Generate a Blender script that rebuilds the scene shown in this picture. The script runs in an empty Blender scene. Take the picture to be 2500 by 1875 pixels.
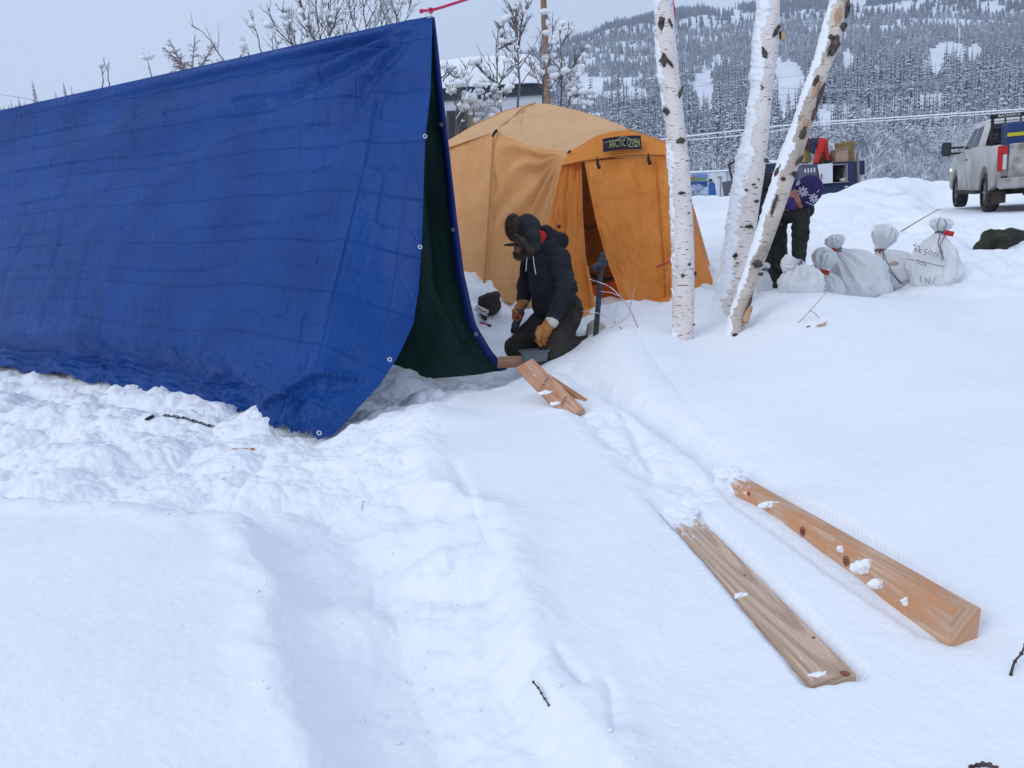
import bpy, math, random
import numpy as np
from mathutils import Vector, Matrix
random.seed(7); rng = np.random.default_rng(11)
SC = bpy.context.scene; COL = SC.collection
# ------------------------------------------------------------ camera
F = 1950.0; U0, V0 = 1250.0, 937.5
PITCH = math.radians(11.7); ROLL = math.radians(4.0); CAMZ = 1.6
C0 = np.array([0., 0., CAMZ])
fwd = np.array([0, math.cos(PITCH), -math.sin(PITCH)])
up0 = np.array([0, math.sin(PITCH), math.cos(PITCH)]); rt0 = np.array([1., 0, 0])
RT = rt0*math.cos(ROLL) - up0*math.sin(ROLL)
UP = up0*math.cos(ROLL) + rt0*math.sin(ROLL)
cd = bpy.data.cameras.new('camera'); cam = bpy.data.objects.new('camera', cd); COL.objects.link(cam)
cd.sensor_width = 36; cd.lens = 36*F/2500; cd.clip_end = 12000; cd.clip_start = 0.05
M = Matrix(((RT[0], UP[0], -fwd[0], 0), (RT[1], UP[1], -fwd[1], 0), (RT[2], UP[2], -fwd[2], CAMZ), (0, 0, 0, 1)))
cam.matrix_world = M; SC.camera = cam
# ------------------------------------------------------------ light
HAZE_D = 0.00018
SUN_EL, SUN_ROT = math.radians(32), math.radians(232)
W = bpy.data.worlds.new('World'); SC.world = W; W.use_nodes = True
nt = W.node_tree; nt.nodes.clear()
out = nt.nodes.new('ShaderNodeOutputWorld'); bg = nt.nodes.new('ShaderNodeBackground')
sky = nt.nodes.new('ShaderNodeTexSky'); sky.sky_type = 'NISHITA'; sky.sun_disc = False
sky.sun_elevation = SUN_EL; sky.sun_rotation = SUN_ROT; sky.air_density = 1.0; sky.dust_density = 3.0
tc = nt.nodes.new('ShaderNodeTexCoord'); sx = nt.nodes.new('ShaderNodeSeparateXYZ')
nt.links.new(tc.outputs['Generated'], sx.inputs[0])
cr = nt.nodes.new('ShaderNodeValToRGB')            # overcast layer: brighter overhead than at the horizon
cr.color_ramp.elements[0].position = 0.0; cr.color_ramp.elements[0].color = (4.6, 5.45, 6.85, 1)
cr.color_ramp.elements[1].position = 1.0; cr.color_ramp.elements[1].color = (6.9, 7.7, 9.4, 1)
e = cr.color_ramp.elements.new(0.35); e.color = (5.3, 6.15, 7.8, 1)
nt.links.new(sx.outputs['Z'], cr.inputs[0])
nz = nt.nodes.new('ShaderNodeTexNoise'); nz.inputs['Scale'].default_value = 2.2; nz.inputs['Detail'].default_value = 3
nt.links.new(tc.outputs['Generated'], nz.inputs['Vector'])
mr = nt.nodes.new('ShaderNodeMapRange'); mr.inputs[1].default_value = .3; mr.inputs[2].default_value = .7; mr.inputs[3].default_value = .95; mr.inputs[4].default_value = 1.05
nt.links.new(nz.outputs[0], mr.inputs[0])
vm = nt.nodes.new('ShaderNodeVectorMath'); vm.operation = 'SCALE'
nt.links.new(cr.outputs[0], vm.inputs[0]); nt.links.new(mr.outputs[0], vm.inputs['Scale'])
mx = nt.nodes.new('ShaderNodeMix'); mx.data_type = 'RGBA'; mx.inputs[0].default_value = 0.93
nt.links.new(sky.outputs[0], mx.inputs[6]); nt.links.new(vm.outputs[0], mx.inputs[7])
nt.links.new(mx.outputs[2], bg.inputs[0]); bg.inputs[1].default_value = 0.108
nt.links.new(bg.outputs[0], out.inputs[0])
sd = bpy.data.lights.new('sun', 'SUN'); sd.energy = .85; sd.angle = math.radians(34); sd.color = (1, .97, .93)
sun = bpy.data.objects.new('sun', sd); COL.objects.link(sun)
sun.rotation_euler = (math.radians(90)-SUN_EL, 0, math.radians(180)-SUN_ROT)
SC.view_settings.view_transform = 'Standard'; SC.view_settings.look = 'None'; SC.view_settings.exposure = 0.11; SC.view_settings.gamma = 1
SC.cycles.max_bounces = 8; SC.cycles.volume_bounces = 2; SC.cycles.diffuse_bounces = 4; SC.cycles.transparent_max_bounces = 8
# ------------------------------------------------------------ projection helpers
def P(u, v, d):
    return C0 + d*(fwd + RT*((u-U0)/F) + UP*((V0-v)/F))
def PP(pts): return np.array([P(*p) for p in pts])
def G(u, v, z):
    r = fwd + RT*((u-U0)/F) + UP*((V0-v)/F); t = (z-CAMZ)/r[2]; return C0 + t*r
# ------------------------------------------------------------ numpy noise
def _h(ix, iy, iz, s):
    n = (ix.astype(np.int64)*374761393 + iy.astype(np.int64)*668265263 + iz.astype(np.int64)*2147483647 + s*1274126177) & 0xffffffff
    n = ((n ^ (n >> 13))*1274126177) & 0xffffffff; n = (n ^ (n >> 16)) & 0xffffff
    return n/float(0xffffff)
def vnoise(x, y, z=None, s=0):
    x = np.asarray(x, float); y = np.asarray(y, float)
    z = np.zeros_like(x) if z is None else np.asarray(z, float)
    xi, yi, zi = np.floor(x), np.floor(y), np.floor(z); fx, fy, fz = x-xi, y-yi, z-zi
    fx, fy, fz = [f*f*(3-2*f) for f in (fx, fy, fz)]
    xi, yi, zi = xi.astype(int), yi.astype(int), zi.astype(int)
    def c(a, b, d): return _h(xi+a, yi+b, zi+d, s)
    k0 = (c(0,0,0)*(1-fx)+c(1,0,0)*fx)*(1-fy) + (c(0,1,0)*(1-fx)+c(1,1,0)*fx)*fy
    k1 = (c(0,0,1)*(1-fx)+c(1,0,1)*fx)*(1-fy) + (c(0,1,1)*(1-fx)+c(1,1,1)*fx)*fy
    return (k0*(1-fz)+k1*fz)*2-1
def fbm(x, y, z=None, o=4, s=0):
    a, t, r = 1., 0., 0.; x = np.asarray(x, float); y = np.asarray(y, float)
    for i in range(o):
        r = r + a*vnoise(x, y, z, s+i*17); t += a; a *= .5; x = x*2.03+1.7; y = y*2.03+9.2
        if z is not None: z = np.asarray(z)*2.03+3.1
    return r/t
def domes(x, y, sc, s=0):       # lumps: rounded clods of random height
    x = x/sc; y = y/sc; xi = np.floor(x).astype(int); yi = np.floor(y).astype(int); best = np.zeros_like(x)
    z0 = np.zeros_like(xi)
    for a in (-1, 0, 1):
        for b in (-1, 0, 1):
            hx = _h(xi+a, yi+b, z0, s); hy = _h(xi+a, yi+b, z0, s+5); hh = _h(xi+a, yi+b, z0, s+9)
            d = np.hypot(x-(xi+a+hx), y-(yi+b+hy)); r = .45+.5*hh
            best = np.maximum(best, np.clip(1-(d/r)**2, 0, 1)**.85*hh)
    return best
def sstep(a, b, x):
    t = np.clip((x-a)/(b-a), 0, 1); return t*t*(3-2*t)
# ------------------------------------------------------------ terrain height
HV = lambda u: 534-.07*(u-1250)
ctrl = []
def cz(u, v, z): p = G(u, v, z); ctrl.append(p)
def cdp(u, v, d): ctrl.append(P(u, v, d))
def cr_(u, r, z):
    a = math.atan((u-1250)/1950.); ctrl.append(np.array([math.sin(a)*r, math.cos(a)*r, z]))
for u, v, z in [(0,1875,.40),(700,1875,.36),(1700,1875,.33),(2500,1875,.33),(0,1300,.46),(650,1290,.42),(1150,1200,.38),
                (1700,1300,.36),(2500,1300,.42),(1300,960,.37),(1080,1010,.38),(800,1080,.40),(430,1010,.42),(200,960,.35),(-400,900,.34),
                (2000,1000,.44),(2500,1000,.46)]: cz(u, v, z)
for q in [(1670,838,6.6),(1785,822,6.6),(1370,873,6.8),(1446,846,6.85),(1492,823,6.9),(1550,790,6.95),(2000,712,7.35),(1880,710,7.5),(2150,728,7.3),(2300,760,7.0),(2500,800,6.6),
          (1290,885,7.4),(1240,905,7.3),(1456,770,8.3),(1642,735,8.3),(1160,705,9.2),(1743,692,9.8),(2100,732,8.1),(1900,712,8.4),(2250,735,7.7),(2320,705,8.5),(2450,628,9.6),
          (1750,640,10.5),(2050,575,12),(2400,575,12.5),(1800,525,20),(2415,518,17.5),(2343,506,21.2),(2500,520,17),(2130,475,20),
          (1830,484,34),(1690,490,34),(2060,474,27),(2280,447,26),(2120,447,30),(2500,437,27)]: cdp(*q)
for q in [(2060,38,1.1),(2400,40,1.0),(1750,50,1.45),(1750,60,1.4),(2300,60,.8),(1250,15,1.0),(1250,30,1.4),(1250,60,1.5),(600,12,.8),(600,25,1.1),(0,12,.45),(0,30,1.3),(-1200,8,.3),(-1200,30,1.2),
          (-3000,2,.4),(-3000,20,.8),(4500,3,.4),(4500,12,.7),(4500,40,1.),(0,60,1.6)]: cr_(*q)
for a in range(110, 260, 25):
    for r in (2., 12., 50.): ctrl.append(np.array([math.sin(math.radians(a))*r, math.cos(math.radians(a))*r, .4+.01*r]))
ctrl = np.array(ctrl)
def _feat(x, y):
    a = np.arctan2(x, y); r = np.hypot(x, y)+.3; l = np.log(r)
    return np.stack([np.sin(a)*l*1.2, np.cos(a)*l*1.2], -1)
_cf = _feat(ctrl[:, 0], ctrl[:, 1]); n_ = len(ctrl)
def _k(r): return r*r*np.log(r+1e-6)
_A = np.zeros((n_+3, n_+3)); _A[:n_, :n_] = _k(np.linalg.norm(_cf[:, None]-_cf[None], axis=-1)) + np.eye(n_)*2e-3
_A[:n_, n_] = 1; _A[:n_, n_+1:] = _cf; _A[n_, :n_] = 1; _A[n_+1:, :n_] = _cf.T
_w = np.linalg.solve(_A, np.concatenate([ctrl[:, 2], [0, 0, 0]]))
def base(x, y):
    f = _feat(x, y); r = np.full(x.shape, _w[n_]) + f[..., 0]*_w[n_+1] + f[..., 1]*_w[n_+2]
    for i in range(n_):
        r = r + _w[i]*_k(np.hypot(f[..., 0]-_cf[i, 0], f[..., 1]-_cf[i, 1]))
    return r
def polydist(x, y, poly, closed=True):        # signed distance, negative inside
    d = np.full(x.shape, 1e9); ins = np.zeros(x.shape, bool); n = len(poly)
    for i in range(n if closed else n-1):
        ax, ay = poly[i][:2]; bx, by = poly[(i+1) % n][:2]; ex, ey = bx-ax, by-ay
        t = np.clip(((x-ax)*ex+(y-ay)*ey)/(ex*ex+ey*ey+1e-12), 0, 1)
        d = np.minimum(d, np.hypot(x-ax-ex*t, y-ay-ey*t))
        if closed:
            c = ((ay > y) != (by > y)) & (x < (bx-ax)*(y-ay)/(by-ay+1e-12)+ax); ins ^= c
    return np.where(ins, -d, d) if closed else d
def GB(u, v, dz=0.):
    p = G(u, v, .38)
    for _ in range(12): p = G(u, v, float(base(np.array([p[0]]), np.array([p[1]]))[0])+dz)
    return p
WALK = [G(u, v, .36) for u, v in [(860,2100),(790,1875),(735,1700),(690,1500),(640,1350),(600,1290),(480,1300),(300,1270),(120,1255),(-150,1240),(-500,1200)]]
WALK += [G(-700,1000,.5), G(-700,880,.6), P(0,700,12.), P(700,800,9.5), P(1100,760,9.2), P(1250,760,8.6), P(1400,775,8.1), P(1410,800,7.4)]
WALK += [P(1330,874,6.95), P(1275,893,6.75)]
WALK += [G(u, v, .36) for u, v in [(1205,930),(1130,945),(1060,985),(1010,1030),(1000,1100),(1010,1190),(1100,1235),(1180,1260),(1215,1400),(1270,1540),(1330,1650),(1450,1800),(1620,2100)]]
CREASE = [G(u, v, .38) for u, v in [(1380,895),(1440,935),(1520,975),(1580,1000),(1650,1045),(1740,1095),(1810,1140),(1870,1175)]]
CRE2 = [G(u, v, .36) for u, v in [(1520,1010),(1560,1075),(1602,1150)]]
CRE3 = [G(u, v, .1) for u, v in [(1120,1260),(1150,1330),(1165,1385)]]
CRS = [[G(u, v, .22) for u, v in q] for q in [[(1150,1280),(1165,1330),(1190,1390),(1208,1420)],[(1040,1440),(1100,1445),(1160,1410)],[(1365,1680),(1390,1720),(1425,1752)],[(900,1485),(912,1450),(915,1425)],
       [(250,1262),(300,1235),(350,1255)],[(480,1320),(560,1300),(610,1230),(640,1215),(710,1255)],[(560,1365),(625,1350)],[(950,1560),(1010,1590),(1040,1580)],[(760,1330),(830,1300),(900,1305)],[(1490,1760),(1500,1830),(1505,1880)],[(300,1120),(380,1105),(430,1135)],[(620,1160),(720,1180),(790,1165)]]]
KNB = [(*G(u, v, .24)[:2], r_, h_) for u, v, r_, h_ in [(1110,1330,.16,.07),(1060,1420,.13,.04),(640,1230,.22,.07),(900,1180,.2,.05),(1050,1080,.28,.05),(820,1420,.2,-.04),(900,1650,.22,-.04),(150,1150,.5,.06)]]
LB = [GB(1600,1215), GB(1660,1205), GB(2086,1642), GB(1981,1660)]
RB = [GB(1720,1110), GB(1900,1200), GB(2120,1320), GB(2385,1490), GB(2320,1560), GB(2260,1545), GB(2040,1400), GB(1800,1230)]
def H(x, y):
    x = np.asarray(x, float); y = np.asarray(y, float); sh = x.shape; x = x.ravel(); y = y.ravel()
    z = base(x, y); r = np.hypot(x, y)
    near = r < 16; xn, yn = x[near], y[near]
    wob = .07*fbm(xn*2.2, yn*2.2, o=3, s=3) + .03*fbm(xn*9, yn*9, o=2, s=8)
    w = polydist(xn, yn, WALK) + wob
    ins = sstep(.05, -.10, w); deep = sstep(.1, -.75, w)
    dep = .10*ins + .13*deep
    dep *= 1-.45*sstep(6.3, 8.5, yn)
    big = domes(xn, yn, .55, 3)*.12 + domes(xn+3, yn, .27, 5)*.075 + domes(xn, yn+7, .13, 9)*.022 + .05*fbm(xn*3, yn*3, o=4, s=21)+.012*fbm(xn*22, yn*22, o=3, s=5)
    calm = .55+.45*sstep(3.0, 4.4, yn)
    zn = z[near] - dep + ins*(big-.03)*calm
    # crusty broken rim of the left plateau, hollow trodden beside it
    lr = polydist(xn, yn, [GB(*q) for q in [(610,1270),(650,1350),(700,1500),(745,1700),(800,1875),(860,2100)]], False)
    inr = w < 0
    zn -= .03*np.exp(-((lr-.13)/.10)**2)*inr
    rim = np.exp(-((w-.07)/.09)**2)
    zn += rim*(.018+.018*fbm(xn*7, yn*7, o=3, s=2))
    zn += (1-ins)*(.012*fbm(xn*1.3, yn*1.3, o=3, s=12)+.0025*fbm(xn*14, yn*14, o=2, s=31))
    # rough heaped snow further back
    rough = sstep(7.4, 8.6, yn)*(1-ins)*sstep(60, 30, r[near])
    zn += rough*(domes(xn, yn, .8, 13)*.15+domes(xn, yn, .33, 14)*.09+.06*fbm(xn*5, yn*5, o=3, s=40)-.05)
    # creases beside the buried lumber
    dc = polydist(xn, yn, CREASE, False)+.02*fbm(xn*6, yn*6, s=4); t = np.clip((xn-CREASE[0][0])/(CREASE[-1][0]-CREASE[0][0]), 0, 1)
    sg_ = np.sign((xn-CREASE[0][0])*(CREASE[-1][1]-CREASE[0][1])-(yn-CREASE[0][1])*(CREASE[-1][0]-CREASE[0][0])); env = np.sin(np.pi*np.clip(t, .02, .98))**.5
    zn -= .15*np.exp(-(dc/.065)**2)*env + .05*np.exp(-(dc/.20)**2); rt_ = sg_ < 0; zn += .055*rt_*np.exp(-((dc-.45)/.40)**2)*env*sstep(.15, .65, t)
    dc = polydist(xn, yn, CRE2, False); zn -= .03*np.exp(-(dc/.035)**2)
    dc = polydist(xn, yn, CRE3, False)+.02*fbm(xn*9, yn*9, s=4); zn -= .012*np.exp(-(dc/.03)**2)
    for c_ in CRS:
        dc = polydist(xn, yn, c_, False)+.035*fbm(xn*7, yn*7, o=3, s=4)+.02; zn -= .030*np.exp(-(dc/.028)**2)*sstep(-.5, .3, fbm(xn*5, yn*5, s=6))
    for kx, ky, kr, kh in KNB: zn += kh*np.exp(-(((xn-kx)**2+(yn-ky)**2)/kr**2)**1.5)
    # disturbed strip over the boards
    q = polydist(xn, yn, [G(1300,905,.38), G(1360,985,.37), G(1480,1110,.36), G(1640,1290,.36), G(1800,1200,.37), G(1640,1090,.38), G(1480,990,.38)])
    s_ = sstep(.05, -.12, q); zn += s_*(.03*fbm(xn*8, yn*8, o=4, s=51)+domes(xn, yn, .16, 52)*.03-.05)
    for B, tn in ((LB, .030), (RB, .014)):
        q = polydist(xn, yn, B)+.006*fbm(xn*30, yn*30, o=3, s=61); zn -= tn*sstep(.05, .0, q)
    z[near] = zn
    far = ~near; xf, yf = x[far], y[far]
    k = sstep(70, 30, r[far]); az = np.arctan2(xf, yf)
    z[far] += k*(domes(xf, yf, 1.3, 13)*.22+domes(xf, yf, .5, 15)*.10+.14*fbm(xf*1.2, yf*1.2, o=5, s=40)-.10)
    m = (r > 7)                                       # the packed road under the truck
    if m.any():
        a_, b_ = ROAD; d = polydist(x[m], y[m], [a_, b_], False); kk = sstep(2.6, 1.4, d); zz = 1.02+.004*(y[m]-17)
        z[m] = z[m]*(1-kk)+kk*(zz+.01*fbm(x[m]*3, y[m]*3))
    return z.reshape(sh)
_a, _b = P(2415,517,17.5), P(2343,506,21.2)
_mid = (_a+_b)/2+np.array([.95, -.35, 0]); _dr = (_b-_a)/np.linalg.norm(_b-_a)
ROAD = [_mid-_dr*5, _mid+_dr*4]
def Hs(x, y): return float(H(np.array([x]), np.array([y]))[0])
def GS(u, v, dmin=1., dmax=60., lift=0.):
    d = np.exp(np.linspace(math.log(dmin), math.log(dmax), 1500)); r = fwd + RT*((u-U0)/F) + UP*((V0-v)/F)
    pts = C0 + d[:, None]*r; h = H(pts[:, 0], pts[:, 1]); b = np.nonzero(pts[:, 2] < h)[0]
    i = b[0] if len(b) else -1
    p = pts[i].copy(); p[2] += lift; return p
# ------------------------------------------------------------ object helpers
def tag(o, label=None, cat=None, group=None, kind=None):
    if label: o['label'] = label
    if cat: o['category'] = cat
    if group: o['group'] = group
    if kind: o['kind'] = kind
    return o
def empty(name, loc, label=None, cat=None, group=None):
    o = bpy.data.objects.new(name, None); COL.objects.link(o); o.location = Vector(loc); o.empty_display_size = .2
    return tag(o, label, cat, group)
def mesh_np(name, V, Fs, smooth=True):
    V = np.asarray(V, np.float32).reshape(-1, 3); me = bpy.data.meshes.new(name)
    if isinstance(Fs, np.ndarray):
        nf, k = Fs.shape; me.vertices.add(len(V)); me.vertices.foreach_set('co', V.ravel())
        me.loops.add(nf*k); me.loops.foreach_set('vertex_index', Fs.astype(np.int32).ravel())
        me.polygons.add(nf); me.polygons.foreach_set('loop_start', (np.arange(nf)*k).astype(np.int32))
        me.update(calc_edges=True); me.validate()
    else:
        me.from_pydata([tuple(map(float, v)) for v in V], [], Fs); me.update()
    if smooth: me.polygons.foreach_set('use_smooth', [True]*len(me.polygons))
    return me
def obj(name, V, Fs, m, parent=None, smooth=True, uv=None):
    """verts are in world space; the object origin goes to the base of the thing (or its parent's origin)."""
    V = np.asarray(V, float).reshape(-1, 3)
    if parent is None: org = np.array([V[:, 0].mean(), V[:, 1].mean(), V[:, 2].min()])
    else: org = np.array(parent['_org']) if '_org' in parent else np.array(parent.location)
    me = mesh_np(name, V-org, Fs, smooth)
    if uv is not None:
        l = me.uv_layers.new(name='uv'); idx = np.zeros(len(me.loops), np.int32); me.loops.foreach_get('vertex_index', idx)
        l.data.foreach_set('uv', np.asarray(uv, np.float32)[idx].ravel())
    for q in (m if isinstance(m, (list, tuple)) else [m]): me.materials.append(q)
    o = bpy.data.objects.new(name, me); COL.objects.link(o)
    if parent is None: o.location = Vector(org); 
    else:
        o.parent = parent
    WORG[o.name] = org
    return o
WORG = {}
def origin_of(parent):
    return WORG[parent.name] if parent.name in WORG else np.array(parent.location)
def part(name, parent, geo, m, smooth=True, uv=None, label=None):
    V, Fs = geo[0], geo[1]; org = origin_of(parent)
    me = mesh_np(name, np.asarray(V, float).reshape(-1, 3)-org, Fs, smooth)
    if uv is not None:
        l = me.uv_layers.new(name='uv'); idx = np.zeros(len(me.loops), np.int32); me.loops.foreach_get('vertex_index', idx)
        l.data.foreach_set('uv', np.asarray(uv, np.float32)[idx].ravel())
    for q in (m if isinstance(m, (list, tuple)) else [m]): me.materials.append(q)
    o = bpy.data.objects.new(name, me); COL.objects.link(o); o.parent = parent; WORG[o.name] = org
    if label: o['label'] = label
    return o
def thing(name, geo, m, label, cat, group=None, smooth=True, uv=None, kind=None):
    o = obj(name, geo[0], geo[1], m, None, smooth, uv); return tag(o, label, cat, group, kind)
def join(*gs):
    V, Fs, n = [], [], 0
    for v, f in gs:
        v = np.asarray(v, float).reshape(-1, 3); V.append(v)
        Fs += [tuple(int(i)+n for i in q) for q in (f.tolist() if isinstance(f, np.ndarray) else f)]; n += len(v)
    return np.concatenate(V), Fs
def xf(geo, Mx):
    V = np.asarray(geo[0], float).reshape(-1, 3); Mx = np.array(Mx); return V@Mx[:3, :3].T+Mx[:3, 3], geo[1]
def frame(o, x, y, z):
    m = np.eye(4); m[:3, 0] = x; m[:3, 1] = y; m[:3, 2] = z; m[:3, 3] = o; return m
def grid_faces(nu, nv, wrap=False):
    i = np.arange(nu-1)[:, None]; j = np.arange(nv if wrap else nv-1)[None]; j2 = (j+1) % nv
    return np.stack([(i*nv+j), (i*nv+j2), ((i+1)*nv+j2), ((i+1)*nv+j)], -1).reshape(-1, 4)
def resample(pl, n):
    pl = np.asarray(pl, float); s = np.concatenate([[0], np.cumsum(np.linalg.norm(np.diff(pl, axis=0), axis=1))]); s /= s[-1]+1e-12
    t = np.linspace(0, 1, n); return np.stack([np.interp(t, s, pl[:, k]) for k in range(pl.shape[1])], -1)
def smoothpl(pl, n, k=2):
    q = resample(pl, n)
    for _ in range(k):
        q[1:-1] = .25*q[:-2]+.5*q[1:-1]+.25*q[2:]
    return q
def loft(cols, nu, nv, disp=None, sm=2, lin=True):
    """cols: polylines in world space; returns grid (nu across columns, nv along) + uv"""
    L = np.array([smoothpl(c, nv, sm) for c in cols]); w = np.linspace(0, 1, len(cols)); t = np.linspace(0, 1, nu)
    Gd = np.stack([[np.interp(t, w, L[:, j, k]) for k in range(3)] for j in range(nv)], 0).transpose(2, 0, 1)
    S, T = np.meshgrid(t, np.linspace(0, 1, nv), indexing='ij')
    if disp is not None:
        du = np.gradient(Gd, axis=0); dv = np.gradient(Gd, axis=1); N = np.cross(du, dv); N /= np.linalg.norm(N, axis=-1, keepdims=True)+1e-9
        s = np.sign((N*(C0-Gd)).sum(-1).mean()); Gd = Gd + N*s*disp(S, T, Gd)[..., None]
    return Gd.reshape(-1, 3), grid_faces(nu, nv), np.stack([S, T], -1).reshape(-1, 2)
def tube(pts, rad, n=8, cap=True):
    pts = np.asarray(pts, float); m = len(pts); rad = np.broadcast_to(np.asarray(rad, float), (m,))
    T = np.gradient(pts, axis=0); T /= np.linalg.norm(T, axis=1, keepdims=True)+1e-12
    a = np.array([0, 0, 1.]) if abs(T[0][2]) < .9 else np.array([1., 0, 0]); Nn = np.cross(T[0], a); Nn /= np.linalg.norm(Nn); V = []
    th = np.arange(n)*2*math.pi/n
    for i in range(m):
        Nn = Nn-T[i]*Nn.dot(T[i]); Nn /= np.linalg.norm(Nn)+1e-12; B = np.cross(T[i], Nn)
        V.append(pts[i]+rad[i]*(np.cos(th)[:, None]*Nn+np.sin(th)[:, None]*B))
    Fs = [tuple(q) for q in grid_faces(m, n, True).tolist()]
    if cap: Fs += [tuple(range(n))[::-1], tuple((m-1)*n+i for i in range(n))]
    return np.concatenate(V), Fs
def box(c, s, R=None, bev=0.):
    x, y, z = np.array(s)/2.
    if bev <= 0:
        V = np.array([(a*x, b*y, c_*z) for a in (-1, 1) for b in (-1, 1) for c_ in (-1, 1)])
        Fs = [(0,1,3,2),(4,6,7,5),(0,4,5,1),(2,3,7,6),(0,2,6,4),(1,5,7,3)]
    else:
        b = min(bev, x*.9, y*.9, z*.9); V = []; 
        for sx_ in (-1, 1):
            for sy in (-1, 1):
                for sz in (-1, 1):
                    V += [(sx_*x, sy*(y-b), sz*(z-b)), (sx_*(x-b), sy*y, sz*(z-b)), (sx_*(x-b), sy*(y-b), sz*z)]
        V = np.array(V); ix = lambda a, b_, c_, k: ((a*2+b_)*2+c_)*3+k
        Fs = []
        for a in (0, 1):
            Fs.append([ix(a,0,0,0),ix(a,1,0,0),ix(a,1,1,0),ix(a,0,1,0)]); Fs.append([ix(0,a,0,1),ix(1,a,0,1),ix(1,a,1,1),ix(0,a,1,1)]); Fs.append([ix(0,0,a,2),ix(1,0,a,2),ix(1,1,a,2),ix(0,1,a,2)])
            for c_ in (0, 1):
                Fs.append([ix(a,c_,0,0),ix(a,c_,1,0),ix(a,c_,1,1),ix(a,c_,0,1)]); Fs.append([ix(a,0,c_,0),ix(a,1,c_,0),ix(a,1,c_,2),ix(a,0,c_,2)]); Fs.append([ix(0,a,c_,1),ix(1,a,c_,1),ix(1,a,c_,2),ix(0,a,c_,2)])
                for b_ in (0, 1): Fs.append([ix(a,b_,c_,0),ix(a,b_,c_,1),ix(a,b_,c_,2)])
        out_ = []
        for f in Fs:                                       # outward winding
            p = V[list(f)]; n = np.cross(p[1]-p[0], p[2]-p[0]); out_.append(tuple(f) if n.dot(p.mean(0)) > 0 else tuple(f[::-1]))
        Fs = out_
    if R is not None: V = V@np.asarray(R).T
    return V+np.asarray(c, float), Fs
def prism(poly, h0, h1, ax=2):        # polygon in the two other axes, extruded along ax
    n = len(poly); V = []
    for h in (h0, h1):
        for a, b in poly:
            q = [a, b]; q.insert(ax, h); V.append(q)
    return np.array(V, float), [tuple(range(n))[::-1], tuple(range(n, 2*n))]+[(i, (i+1) % n, n+(i+1) % n, n+i) for i in range(n)]
def sphere(c, r, nu=10, nv=14, noise=0., s=0):
    th = np.linspace(0, math.pi, nu)[:, None]; ph = np.arange(nv)*2*math.pi/nv
    D = np.stack([np.sin(th)*np.cos(ph), np.sin(th)*np.sin(ph), np.cos(th)+0*ph], -1)
    k = 1+noise*fbm(D[..., 0]*2+s, D[..., 1]*2, D[..., 2]*2, o=3, s=s)
    V = np.asarray(c)+D*k[..., None]*np.asarray(r)
    return V.reshape(-1, 3), [tuple(q) for q in grid_faces(nu, nv, True).tolist()]
def torus(c, R, r, nrm, n=14, k=6):
    nrm = np.asarray(nrm, float)/np.linalg.norm(nrm); a = np.cross(nrm, [0, 0, 1.]); a = a/np.linalg.norm(a) if np.linalg.norm(a) > 1e-6 else np.array([1., 0, 0]); b = np.cross(nrm, a)
    V = []
    for i in range(n):
        t = i*2*math.pi/n; d = math.cos(t)*a+math.sin(t)*b
        for j in range(k):
            p = j*2*math.pi/k; V.append(np.asarray(c)+d*(R+r*math.cos(p))+nrm*r*math.sin(p))
    Fs = [(i*k+j, ((i+1) % n)*k+j, ((i+1) % n)*k+(j+1) % k, i*k+(j+1) % k) for i in range(n) for j in range(k)]
    return np.array(V), Fs
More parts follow.
